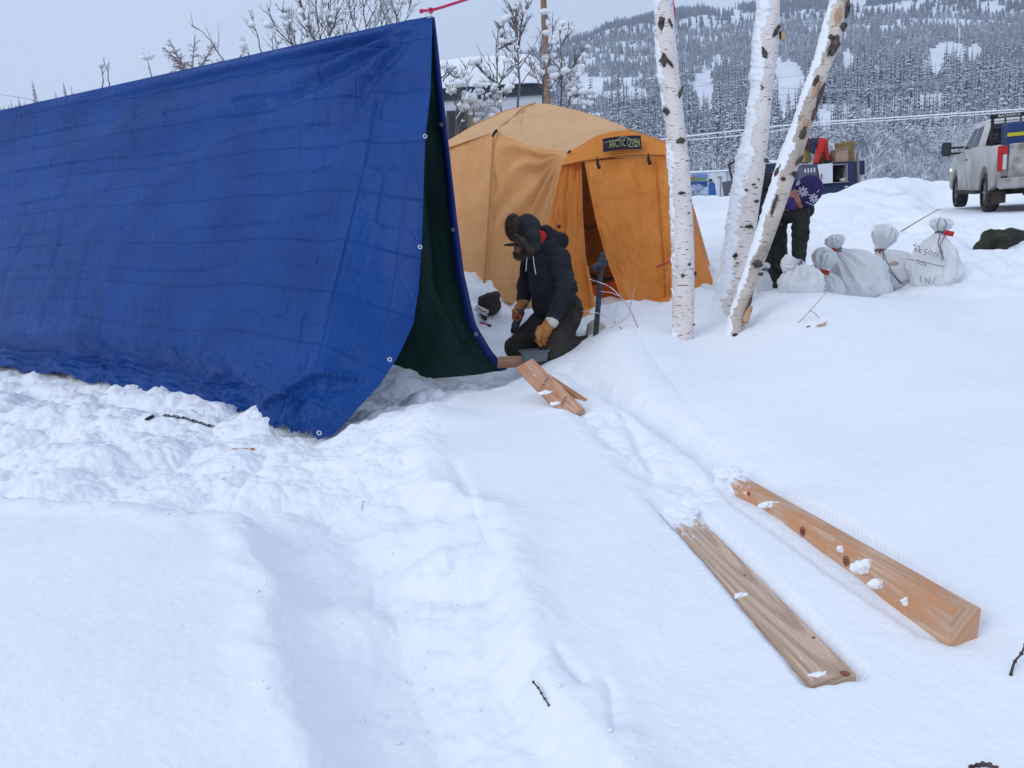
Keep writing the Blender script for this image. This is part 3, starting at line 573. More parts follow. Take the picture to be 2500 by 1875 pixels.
tg = textgeo('ARCTIC OVEN', .098, .002); tg = (tg[0]*np.array([w*.80/np.ptp(tg[0][:, 0]), 1.2, 1]), tg[1])
tg = xf(tg, frame(a+x*w*.56+y*h*.43+z*.012, x, y, z)); part('lettering', patch, warp(tg), mat('lettering', (.42, .42, .16), (.25, .27, .12), 60, .7), smooth=False)
mt = [a+x*w*p_+y*h*q_+z*.006 for p_, q_ in [(.03,.66),(.10,.68),(.17,.72),(.24,.70),(.33,.72),(.40,.74),(.46,.86),(.52,.96),(.56,.84),(.60,.90),(.68,.78),(.80,.62),(.95,.48)]]
part('mountain_line', patch, warp(join(tube(resample(mt, 30), .0035, 4), box(a+x*w*.78+y*h*.17+z*.005, (w*.27, .002, .006), np.stack([x, y, z], 1)@np.array([[1,0,0],[0,0,1],[0,1,0]])))), mat('stitch', (.40, .42, .36)), smooth=False)
thing('guy_line', tube(smoothpl([P(1604,652,8.32), P(1612,648,8.28), P(1630,641,7.9), P(1668,628,7.15)], 24), .008, 6), M_ROPE, 'short pink guy line tied between the orange tent flap and the nearest birch', 'rope')
# ------------------------------------------------------------ birches
def birch_mat(name, base_, base2, dark, brown=False):
    m = bpy.data.materials.new(name); m.use_nodes = True; N, L, b = nn(m); b.inputs['Roughness'].default_value = .85; b.inputs['Specular IOR Level'].default_value = .2
    tcn = N.new('ShaderNodeTexCoord')
    def noise(sc, st, det=4):
        mp = N.new('ShaderNodeMapping'); mp.inputs['Scale'].default_value = st; L.new(tcn.outputs['Object'], mp.inputs[0]); n = N.new('ShaderNodeTexNoise'); n.inputs['Scale'].default_value = sc; n.inputs['Detail'].default_value = det; L.new(mp.outputs[0], n.inputs['Vector']); return n
    def ramp(n, a, b_, ca, cb):
        r = N.new('ShaderNodeValToRGB'); r.color_ramp.elements[0].position = a; r.color_ramp.elements[1].position = b_; r.color_ramp.elements[0].color = ca; r.color_ramp.elements[1].color = cb; L.new(n.outputs[0], r.inputs[0]); return r
    def mixc(fac, a, b_):
        q = N.new('ShaderNodeMix'); q.data_type = 'RGBA'; L.new(fac.outputs[0], q.inputs[0]); L.new(a.outputs[2] if a.bl_idname == 'ShaderNodeMix' else a.outputs[0], q.inputs[6])
        if isinstance(b_, tuple): q.inputs[7].default_value = b_
        else: L.new(b_.outputs[0], q.inputs[7])
        return q
    W0, B1 = (0, 0, 0, 1), (1, 1, 1, 1)
    c0 = ramp(noise(3.5, (1, 1, 1)), .35, .68, (*base_, 1), (*base2, 1))
    c1 = mixc(ramp(noise(17, (1, 1, 5)), .61, .66, W0, B1), c0, (.16, .12, .10, 1))          # lenticels
    c2 = mixc(ramp(noise(2.6, (1.6, 1.6, 2.4), 6), .70, .73, W0, B1), c1, dark)
    L.new(c2.outputs[2], b.inputs['Base Color'])
    n3 = noise(14, (1, 1, 3), 8); bp = N.new('ShaderNodeBump'); bp.inputs['Strength'].default_value = .6; bp.inputs['Distance'].default_value = .012; L.new(n3.outputs[0], bp.inputs['Height']); L.new(bp.outputs[0], b.inputs['Normal'])
    return m
M_BIR = birch_mat('birch_bark', (.66, .60, .58), (.76, .71, .69), (.03, .025, .025, 1)); M_BIR3 = birch_mat('birch_bark_peeling', (.60, .53, .47), (.33, .28, .24), (.05, .035, .03, 1))
M_KNOT = mat('bark_scar', (.035, .030, .030), (.13, .10, .09), 30, .9, .8, 50)
M_CURL = mat('bark_curl', (.50, .34, .22), (.42, .22, .12), 15, .8)
def trunk(name, rows, d, label, bark, snow_amt, knots, curls=(), group=None, d2=None):
    rows = np.array(rows, float); n = 150; cu = (rows[:, 1]+rows[:, 2])/2; hw_ = (rows[:, 2]-rows[:, 1])/2
    vv = np.linspace(rows[0, 0], rows[-1, 0], n); cx = np.interp(vv, rows[:, 0], cu); hh = np.interp(vv, rows[:, 0], hw_)
    for _ in range(6): cx[1:-1] = .25*cx[:-2]+.5*cx[1:-1]+.25*cx[2:]; hh[1:-1] = .25*hh[:-2]+.5*hh[1:-1]+.25*hh[2:]
    dd = np.linspace(d if d2 is None else d2, d, n); pts = np.array([P(a_, b_, c_) for a_, b_, c_ in zip(cx, vv, dd)]); R = hh*dd/F*(.93 if bark is M_BIR3 else 1)
    root = empty(name, pts[-1], label, 'birch', group); nseg = 28
    th = np.arange(nseg)*2*math.pi/nseg; D = np.cos(th)[:, None]*np.array([1., 0, 0])+np.sin(th)[:, None]*np.array([0, 1., 0])
    T = np.gradient(pts, axis=0); T /= np.linalg.norm(T, axis=1, keepdims=True); Bx = D[None]-T[:, None]*(T[:, None]*D[None]).sum(-1, keepdims=True)
    zz = pts[:, 2][:, None]+0*th; k = 1+.05*fbm(np.cos(th)[None]*1.5, np.sin(th)[None]*1.5, zz*2.2, o=3, s=5)
    V = pts[:, None]+Bx*(R[:, None]*k*.985)[..., None]; part('trunk', root, (V.reshape(-1, 3), grid_faces(n, nseg, True)), bark)
    ns2 = 56; n2 = 420; th = np.arange(ns2)*2*math.pi/ns2; D = np.cos(th)[:, None]*np.array([1., 0, 0])+np.sin(th)[:, None]*np.array([0, 1., 0])
    ii = np.linspace(0, n-1, n2); p2 = np.stack([np.interp(ii, np.arange(n), pts[:, q]) for q in range(3)], -1); R2 = np.interp(ii, np.arange(n), R)
    lat = np.cos(th-math.radians(188))[None]; nz_ = fbm(np.cos(th)[None]*R2[:, None]*7, np.sin(th)[None]*R2[:, None]*7, p2[:, 2][:, None]*7+0*th, o=4, s=9)
    nl = fbm(0*th[None]+p2[:, 2][:, None]*2.0, 0*th[None]+5, o=3, s=15)
    fine = fbm(np.cos(th)[None]*R2[:, None]*40, np.sin(th)[None]*R2[:, None]*40, p2[:, 2][:, None]*40+0*th, o=3, s=29)
    thick = (lat-(1-snow_amt)+.55*nz_+.55*nl+.30*fine); off = np.where(thick > 0, .003+(.018 if bark is M_BIR3 else .026)*np.clip(thick, 0, 1)*(1+1.2*nz_+.6*fine), -.05)
    V = p2[:, None]+D[None]*(R2[:, None]+np.clip(off, -.02, .07))[..., None]
    part('snow_crust', root, (V.reshape(-1, 3), grid_faces(n2, ns2, True)), M_SNOWL)
    for q in knots:
        u, v, ww, hg = q[:4]; rot = q[4] if len(q) > 4 else 0
        i = int(np.clip((v-rows[0, 0])/(rows[-1, 0]-rows[0, 0])*(n-1), 0, n-1)); off_ = np.clip((u-cx[i])/max(hh[i], 1), -1, 1)
        c = P(u, v, dd[i])+np.array([0, -1, 0])*R[i]*math.sqrt(max(0.0, 1-off_**2)); c = c+np.array([0, -.006, 0]); s = dd[i]/F
        g_ = sphere((0, 0, 0), (ww*s*.42, .020, hg*s*.42), 9, 12, .9, int(u)); a_ = math.radians(rot); ca, sa = math.cos(a_), math.sin(a_)
        g_ = (g_[0]@np.array([[ca, 0, sa], [0, 1, 0], [-sa, 0, ca]]).T+c, g_[1]); part('bark_scar', root, g_, M_KNOT)
    for u, v, ww, hg, rot in curls:
        i = int((v-rows[0, 0])/(rows[-1, 0]-rows[0, 0])*(n-1)); c = P(u, v, dd[i])+np.array([0, -R[i]-.004, 0]); s = dd[i]/F
        g_ = sphere((0, 0, 0), (ww*s/2, .018, hg*s/2), 8, 10, .7, int(v)); a_ = math.radians(rot); ca, sa = math.cos(a_), math.sin(a_)
        part('bark_curl', root, (g_[0]@np.array([[ca, 0, sa], [0, 1, 0], [-sa, 0, ca]]).T+c, g_[1]), M_CURL)
    return root
b1 = trunk('birch_tree', [(-420,1560,1595),(0,1597,1643),(102,1600,1650),(205,1610,1660),(307,1625,1672),(410,1633,1684),(512,1638,1690),(615,1640,1695),(717,1640,1695),(870,1643,1694)], 6.75,
      'upright white birch trunk standing nearest the orange tent', M_BIR, .22, [(1611,62,18,38),(1632,62,8,26,-20),(1617,152,20,34),(1631,160,9,26,-35),(1625,275,16,26,-40),(1658,346,26,16),(1659,472,18,7),(1677,644,9,6),(1660,671,10,10),(1694,668,9,12),(1676,520,5,4),(1690,790,6,5)])
part('twig_stub', b1, tube([P(1655,240,6.7), P(1661,226,6.68), P(1668,210,6.7)], [.02,.014,.006], 6), M_KNOT)
b2 = trunk('birch_tree', [(-420,1880,1925),(0,1852,1903),(51,1848,1903),(102,1841,1902),(154,1838,1895),(205,1837,1887),(307,1822,1879),(410,1799,1868),(512,1783,1852),(615,1768,1840),(717,1748,1822),(765,1735,1825),(830,1722,1830)], 7.25,
      'thick birch trunk plastered with snow rising between the other two trunks', M_BIR, .60, [(1857,136,14,30,-15),(1884,85,12,44,35),(1900,88,10,22),(1871,246,6,4),(1863,394,22,10,25),(1829,452,10,6),(1812,465,10,5,25),(1837,492,14,6),(1819,553,24,9,8),(1786,622,16,10,-25),(1790,640,8,4),(1842,440,5,5)], [(1902,96,9,24,0)])
b3 = trunk('birch_tree', [(-420,2130,2175),(0,2026,2071),(102,1998,2056),(154,1986,2032),(205,1964,2016),(256,1948,2001),(307,1931,1985),(410,1893,1950),(512,1862,1916),(615,1830,1878),(666,1814,1857),(717,1796,1842),(768,1778,1822),(840,1770,1808)], 6.65,
      'leaning birch trunk with peeling brown bark, its left side caked in snow', M_BIR3, .42, [(2025,120,26,52,25),(2060,30,12,50,15),(2051,70,16,24,20),(2018,96,16,12),(1983,203,14,34,25),(1992,240,14,60,22),(1978,282,12,40,20),(1950,330,16,30,20),(1942,394,10,36,38),(1903,438,13,12),(1893,420,9,34,25),(1882,500,8,70,18),(1842,643,28,20,10),(1852,668,14,10),(1902,548,7,6),(1790,815,16,10),(1824,745,4,60,14)],
      [(2036,48,18,40,10),(1957,308,14,34,5),(1981,225,10,44,25),(1818,770,16,46,20)])
# ------------------------------------------------------------ forest on the hillside
def u_of(p):
    q = p-C0; d = q@fwd; return U0+F*(q@RT)/d, V0-F*(q@UP)/d
def needle_mat(name, dark, snow, lo, hi, sc):
    m = bpy.data.materials.new(name); m.use_nodes = True; N, L, b = nn(m); b.inputs['Roughness'].default_value = .9; b.inputs['Specular IOR Level'].default_value = .1
    ge = N.new('ShaderNodeNewGeometry'); s = N.new('ShaderNodeSeparateXYZ'); L.new(ge.outputs['True Normal'], s.inputs[0]); ab = N.new('ShaderNodeMath'); ab.operation = 'ABSOLUTE'; L.new(s.outputs['Z'], ab.inputs[0])
    tcn = N.new('ShaderNodeTexCoord'); n = N.new('ShaderNodeTexNoise'); n.inputs['Scale'].default_value = sc; n.inputs['Detail'].default_value = 3; L.new(tcn.outputs['Object'], n.inputs['Vector'])
    a = N.new('ShaderNodeMath'); a.operation = 'MULTIPLY_ADD'; a.inputs[1].default_value = .55; L.new(ab.outputs[0], a.inputs[0]); L.new(n.outputs[0], a.inputs[2])
    r = N.new('ShaderNodeValToRGB'); r.color_ramp.elements[0].position = lo; r.color_ramp.elements[1].position = hi; r.color_ramp.elements[0].color = (*dark, 1); r.color_ramp.elements[1].color = (*snow, 1)
    L.new(a.outputs[0], r.inputs[0]); L.new(r.outputs[0], b.inputs['Base Color']); return m
M_NEED = needle_mat('spruce_needles', (.065, .080, .10), (.64, .69, .76), .60, .95, 9.)
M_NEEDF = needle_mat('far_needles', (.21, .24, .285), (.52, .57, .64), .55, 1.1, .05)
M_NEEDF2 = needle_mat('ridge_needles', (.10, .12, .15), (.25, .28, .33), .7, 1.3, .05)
M_FBR = mat('frosted_twigs', (.16, .17, .20), (.72, .76, .82), 1.6, .9, ramp=(.40, .58))
M_BARKD = mat('dark_bark', (.06, .05, .045), (.12, .10, .09), 20, .9)
def conifer(h, w, n_wh, per, s, lean=0):
    r = np.random.default_rng(s); V, Fs = [], []
    def add(v, f): n = len(V); V.extend(v); Fs.extend([tuple(i+n for i in q) for q in f])
    tv = tube([(0, 0, -.3), (0, 0, h*.5), (0, 0, h)], [.018*h, .01*h, .002*h], 5); add(list(map(tuple, tv[0])), tv[1])
    for k in range(n_wh):
        t = (k+.5)/n_wh; z = h*(.05+.93*t); L0 = w*(1-t)**.7*(.6+.7*r.random())+.012*h
        for j in range(per):
            if r.random() < .12: continue
            a = r.random()*6.283; L1 = L0*(.6+.6*r.random()); dr = L1*(.35+.3*r.random()); wd = L1*.34+.004
            d = np.array([math.cos(a), math.sin(a), 0]); p = np.array([-math.sin(a), math.cos(a), 0]); o_ = np.array([0, 0, z])
            A0 = o_; m1 = o_+d*L1*.55+np.array([0, 0, -dr*.35]); t1 = o_+d*L1+np.array([0, 0, -dr])
            add([tuple(A0), tuple(m1+p*wd), tuple(m1+np.array([0, 0, wd*.35])), tuple(m1-p*wd), tuple(t1), tuple(m1-np.array([0, 0, wd*.9]))], [(0, 1, 2), (0, 2, 3), (1, 4, 2), (2, 4, 3), (0, 5, 1), (3, 5, 4)])
    return np.array(V), Fs
CLEAR = [(1718,222,26,45),(1925,225,40,80),(2005,310,18,42),(1500,198,115,9),(1525,240,62,24),(1440,225,35,30),(2330,140,62,32),(2275,170,30,28),(1880,150,30,12),(1450,300,22,20),(2140,190,8,30),(2190,260,8,26),(2070,150,10,30),(1760,158,60,6)]
RIDGECL = [(2165,22,95,9),(1760,30,60,8),(1830,38,40,6),(1690,28,30,7)]
def clear_at(u, v):
    c = np.zeros(u.shape)
    for cu, cv, ru, rv in CLEAR: c = np.maximum(c, 1.25-np.hypot((u-cu)/ru, (v-cv)/rv))
    return c+.25*fbm(u/25, v/18, o=3, s=4)
TV = np.exp(np.linspace(math.log(90), math.log(1050), 240))
def sample_hill(n, rlo, rhi, ulo, uhi, s, pw=1.):
    g_ = np.random.default_rng(s); u = g_.uniform(ulo, uhi, n); a = np.arctan((u-1250)/1950)
    r = rlo*(rhi/rlo)**(g_.random(n)**pw); x, y = np.sin(a)*r, np.cos(a)*r; return x, y, hill(x, y), r
# variants
VARS = [conifer(1., .13, 24, 8, 1), conifer(1., .10, 24, 7, 2), conifer(1., .155, 24, 8, 3), conifer(1., .085, 22, 7, 4)]
def vmesh(v, nm):
    me = mesh_np(nm, v[0], v[1], False); me.materials.append(M_NEED); return me
VM = [vmesh(v, 'spruce') for v in VARS]
x, y, z, r = sample_hill(9000, 165, 640, 900, 2750, 3, .75)
Q = np.stack([x, y, z], -1); U, V_ = u_of(Q); c = clear_at(U, V_)
g_ = np.random.default_rng(5)
dens = .70+1.2*fbm(x/38, y/38, o=4, s=8)
right = sstep(1980, 2150, U)*sstep(215, 175, r)
keep = (c < .12+.15*g_.random(len(x))) & (g_.random(len(x)) < dens*(1-.75*right)) & ~((c > -.1) & (g_.random(len(x)) < .5))
x, y, z, r = x[keep], y[keep], z[keep], r[keep]; hgt = (6.5+10.*g_.random(len(x)))*(.95+.25*fbm(x/25, y/25, s=19))*np.clip(.75+r/900, .75, 1.2); var = g_.integers(0, 4, len(x))
vis = (u_of(np.stack([x, y, z], -1))[0] > 1180) & (u_of(np.stack([x, y, z], -1))[0] < 2520)
size = np.where(vis, hgt/r, 0); order = np.argsort(-size)
ind = order[:270]; rest = order[270:]
for i in ind:
    o = bpy.data.objects.new('spruce_tree', VM[var[i]]); COL.objects.link(o); o.location = (x[i], y[i], z[i]-.2); s = hgt[i]; o.scale = (s*1.05, s*1.05, s); o.rotation_euler = (0, 0, g_.random()*6.28)
    tag(o, 'narrow dark spruce dusted with snow, one of many alike on the lower hillside', 'spruce tree', 'spruces on the lower hillside')
def scatter(variants, x, y, z, h, var, s, wj=(.85, 1.2)):
    g_ = np.random.default_rng(s); Vs, Fs, n = [], [], 0
    for k, v in enumerate(variants):
        ids = np.nonzero(var == k)[0]
        if not len(ids): continue
        bv = np.asarray(v[0], float); tri = np.array([q if len(q) == 4 else (*q, q[-1]) for q in v[1] if len(q) <= 4]) if not isinstance(v[1], np.ndarray) else v[1]
        a = g_.random(len(ids))*6.283; w = g_.uniform(*wj, len(ids)); ca, sa = np.cos(a), np.sin(a); hh = h[ids]
        X = (bv[None, :, 0]*ca[:, None]-bv[None, :, 1]*sa[:, None])*(hh*w)[:, None]+x[ids, None]; Y = (bv[None, :, 0]*sa[:, None]+bv[None, :, 1]*ca[:, None])*(hh*w)[:, None]+y[ids, None]
        Z = bv[None, :, 2]*hh[:, None]+z[ids, None]-.2; Vs.append(np.stack([X, Y, Z], -1).reshape(-1, 3))
        Fs.append((tri[None]+(np.arange(len(ids))*len(bv))[:, None, None]+n).reshape(-1, tri.shape[1])); n += len(ids)*len(bv)
    V = np.concatenate(Vs); Fq = np.concatenate(Fs); return V, Fq
def stuff(name, geo, m, label):
    V, Fq = geo; fl = [tuple(dict.fromkeys(f)) for f in Fq.tolist()] if (Fq.shape[1] == 4 and (Fq[:, 3] == Fq[:, 2]).any()) else Fq
    o = obj(name, V, fl, m, None, False); tag(o, label, name.replace('_', ' '), kind='stuff'); return o
def tris(v):                      # everything as triangles so that it stays one numpy array
    T = []
    for q in v[1]:
        for i in range(1, len(q)-1): T.append((q[0], q[i], q[i+1]))
    return np.asarray(v[0]), np.array(T)
LOW = [tris(conifer(1., .15, 12, 5, 11)), tris(conifer(1., .12, 12, 5, 12)), tris(conifer(1., .17, 12, 5, 13))]
stuff('spruce_wood', scatter(LOW, x[rest], y[rest], z[rest], hgt[rest], var[rest] % 3, 6), M_NEED, 'dark spruce wood thickly covering the lower hillside')
def fartree(s):
    r_ = np.random.default_rng(s); V, T = [], []
    for k, (z0, z1, w) in enumerate([(0., .6, .13), (.3, .82, .10), (.58, 1., .065)]):
        n = len(V); m = 5
        for j in range(m):
            a = j*6.283/m+k; q = w*(.6+.8*r_.random()); V.append((math.cos(a)*q, math.sin(a)*q, z0+.06*r_.random()))
        V.append((0, 0, z1)); T += [(n+j, n+(j+1) % m, n+m) for j in range(m)]
    return np.array(V), np.array(T)
FT = [fartree(i) for i in range(5)]
def farwood(name, n, rlo, rhi, ulo, uhi, s, hr, m, label, cl, thr=.15, dn=None, pw=1.):
    x, y, z, r = sample_hill(n, rlo, rhi, ulo, uhi, s, pw); U, V_ = u_of(np.stack([x, y, z], -1)); g_ = np.random.default_rng(s+1)
    cc = clear_at(U, V_) if cl == 1 else np.zeros(len(x))-1
    if cl == 2:
        for cu, cv, ru, rv in RIDGECL: cc = np.maximum(cc, 1.2-np.hypot((U-cu)/ru, (V_-cv)/rv))
        cc += .3*fbm(U/20, V_/8, s=5)
    k = (cc < thr) & (g_.random(n) < (.98+.7*fbm(x/70, y/70, o=4, s=9))*np.where(U < 1000, .35, 1)); x, y, z = x[k], y[k], z[k]
    h = g_.uniform(*hr, len(x))*np.clip(np.hypot(x, y)/800, .6, 1); stuff(name, scatter(FT, x, y, z, h, g_.integers(0, 5, len(x)), s, (.9, 1.7)), m, label)
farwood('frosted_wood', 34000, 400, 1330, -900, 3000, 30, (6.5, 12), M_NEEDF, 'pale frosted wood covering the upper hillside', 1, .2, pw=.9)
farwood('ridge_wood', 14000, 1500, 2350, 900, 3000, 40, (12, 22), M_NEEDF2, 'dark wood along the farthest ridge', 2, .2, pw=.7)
# frosted leafless thicket at the foot of the hill
def bush(s, n=26, leanmax=.5):
    r_ = np.random.default_rng(s); V, T = [], []
    def twig(p, d, L, w, lev):
        q = p+d*L*.5+r_.normal(0, .02, 3)*L; e = q+(d+np.array([0, 0, .15])+r_.normal(0, .15, 3))*L*.5; sd_ = np.cross(d, [r_.normal(), r_.normal(), .2]); sd_ /= np.linalg.norm(sd_)+1e-9
        n = len(V); V.extend([p-sd_*w, p+sd_*w, q+sd_*w*.8, q-sd_*w*.8, e]); T.extend([(n, n+1, n+2), (n, n+2, n+3), (n+3, n+2, n+4)])
        if lev > 0:
            for _ in range(5):
                t = r_.uniform(.3, 1.); b_ = (p+(q-p)*2*t) if t < .5 else q+(e-q)*(2*t-1); d2 = d+r_.normal(0, .55, 3); d2[2] = abs(d2[2])*.6+.1; d2 /= np.linalg.norm(d2); twig(b_, d2, L*r_.uniform(.25, .5), w*.62, lev-1)
    for _ in range(n):
        a = r_.random()*6.283; l = r_.random()*leanmax; d = np.array([math.cos(a)*l, math.sin(a)*l, 1.]); d /= np.linalg.norm(d)
        twig(np.array([r_.normal(0, .07), r_.normal(0, .07), 0.]), d, r_.uniform(.5, 1.), .013, 2)
    return np.array(V), np.array(T)
BU = [bush(i, 9, .8) for i in range(4)]; bm_ = []
for b_ in BU: me = mesh_np('bush', b_[0], b_[1], False); me.materials.append(M_FBR); bm_.append(me)
x, y, z, r = sample_hill(620, 62, 230, 1150, 2800, 50, .8); U, _ = u_of(np.stack([x, y, z], -1)); g_ = np.random.default_rng(51)
k = ((U > 1930) | (r > 90)) & (clear_at(U, _) < .3) & (g_.random(len(x)) < np.where(U > 1950, 1., .55)); x, y, z, r, U = x[k], y[k], z[k], r[k], U[k]
h = g_.uniform(1.8, 6.0, len(x))*np.clip(r/95, .8, 1.7); order = np.argsort(r); nin = 60
for i in order[:nin]:
    o = bpy.data.objects.new('frosted_bush', bm_[int(g_.integers(0, 4))]); COL.objects.link(o); o.location = (x[i], y[i], z[i]-.1); o.scale = (h[i], h[i], h[i]); o.rotation_euler = (0, 0, g_.random()*6)
    tag(o, 'leafless bush white with frost, one of many in the thicket below the hill', 'bush', 'frosted bushes below the hill')
R_ = order[nin:]; stuff('frosted_thicket', scatter(BU, x[R_], y[R_], z[R_], h[R_], g_.integers(0, 4, len(R_)), 52, (.9, 1.3)), M_FBR, 'thicket of frosted leafless brush at the foot of the hill')
# ------------------------------------------------------------ power lines
M_WIRE = mat('snowy_wire', (.80, .83, .88)); M_WIRE2 = mat('grey_wire', (.42, .46, .52))
for pts, d, rr, m, lb in [([(1560,347),(1673,333),(1880,310),(1984,299),(2226,284),(2500,266),(2900,235)],45,.038,M_WIRE,'lower snow coated power line passing just above the trailer and the truck'),
        ([(1560,352),(1785,333),(1880,322),(1984,305),(2226,290),(2500,272),(2900,243)],46,.026,M_WIRE,'thinner snow coated power line hanging right under the lower one'),
        ([(1500,250),(1735,204),(2007,221),(2242,203),(2500,159),(2900,90)],60,.022,M_WIRE2,'thin grey power line crossing the middle of the wooded slope'),
        ([(1500,275),(1740,243),(2007,224),(2242,207),(2500,175),(2900,120)],61,.018,M_WIRE2,'thin grey power line just beneath the middle one on the slope'),
        ([(1500,215),(1740,200),(2018,181),(2250,163),(2500,143),(2900,110)],70,.018,M_WIRE2,'highest thin power line in front of the spruce wood'),
        ([(-300,215),(0,230),(60,240),(130,252),(300,280)],40,.02,M_WIRE2,'grey power line running down behind the far left end of the tarp')]:
    thing('power_line', tube(smoothpl(PP([(a_, b_, d) for a_, b_ in pts]), 80, 3), rr, 5), m, lb, 'power line', 'power lines')
# ------------------------------------------------------------ building behind the tent
M_WALLW = mat('metal_siding', (.52, .55, .60), (.56, .59, .64), 3, .6, .5, 8, stretch=(8, 8, .1)); M_OLIVE = mat('olive_siding', (.19, .185, .11), (.22, .21, .13), 6, .8); M_DGL = mat('dark_glass', (.012, .014, .022), None, rough=.15, spec=.6); M_TRIM = mat('dark_trim', (.06, .07, .09))
Pa, Pb = P(1083,226,20.6), P(1321,209,20.7); ex = Pb-Pa; ex[2] = 0; Lb = np.linalg.norm(ex); ex /= Lb; ey = np.array([-ex[1], ex[0], 0]); ez = np.array([0, 0, 1.])
if ey[1] < 0: ey = -ey
X0 = -4.5; ztop = (Pa[2]+Pb[2])/2; oB = np.array([Pa[0], Pa[1], 0]); Bm = frame(oB, ex, ey, ez); gz = .8
bld = empty('building', oB+np.array([0, 0, gz]), 'pale metal sided building with deep snow on its roof behind the orange tent', 'building')
zo = P(1150,281,20.8)[2]
part('upper_wall', bld, xf(box(((X0+Lb)/2, 3, (ztop+zo)/2), (Lb-X0, 6, ztop-zo)), Bm), M_WALLW, False)
part('lower_wall', bld, xf(box(((X0+Lb)/2, 3.01, (gz+zo)/2), (Lb-X0-.03, 5.98, zo-gz-.004)), Bm), M_OLIVE, False)
part('eave_trim', bld, xf(join(box(((X0+Lb)/2, -.06, ztop+.03), (Lb-X0+.3, .12, .05)), box(((X0+Lb)/2, -.03, ztop-.20), (Lb-X0+.1, .08, .05)), box(((X0+Lb)/2, -.01, ztop-.085), (Lb-X0+.1, .06, .16))), Bm), M_TRIM, False)
wn0 = P(1092,300,20.9); wn1 = P(1143,338,20.8); wl = (wn0-oB)@ex; wr_ = (wn1-oB)@ex
fr = part('window', bld, xf(box(((wl+wr_)/2, .0, P(1118,315,20.9)[2]-.3), (wr_-wl, .06, 1.5)), Bm), M_TRIM, False); part('pane', fr, xf(box(((wl+wr_)/2, -.01, P(1118,315,20.9)[2]-.3), (wr_-wl-.1, .06, 1.4)), Bm), M_DGL, False)
nx_, ny_ = 160, 24; sx_ = np.linspace(X0-.2, Lb+.42, nx_); prof = np.linspace(0, 1, ny_)
SV = []
for a_ in sx_:
    e_ = min(1, (Lb+.42-a_)/.8); e_ = math.sqrt(max(0, 1-(1-e_)**2)); lo_ = ztop+.06-(1-e_)*.3
    for t_ in prof:
        ang = t_*math.pi; n1 = .05*float(vnoise(np.array(a_*1.2), np.array(t_*4)))
        yy = 3-3.25*math.cos(ang)*(.86+.14*e_); zz_ = lo_+(math.sin(ang)**.45)*(.86*e_+.02)+.10*(yy < 3)*max(0, math.sin(ang))+n1*math.sin(ang)+.06*math.sin(a_*.7+.4)*e_*math.sin(ang); SV.append((a_, yy, zz_))
part('roof_snow', bld, xf((np.array(SV), grid_faces(nx_, ny_)), Bm), M_SNOWL)
# post
M_POST = mat('weathered_post', (.20, .12, .08), (.28, .18, .13), 6, .85, .5, 30, stretch=(1, 1, .15))
p0, p1 = P(1319,-200,18.8), P(1337,262,18.6); p2 = p1+(p1-p0)*.9; thing('utility_pole', tube(np.array([p0+(p2-p0)*t for t in np.linspace(0, 1, 14)]), np.linspace(.062, .10, 14), 12), M_POST, 'tall weathered wooden pole rising behind the dome tent', 'pole')
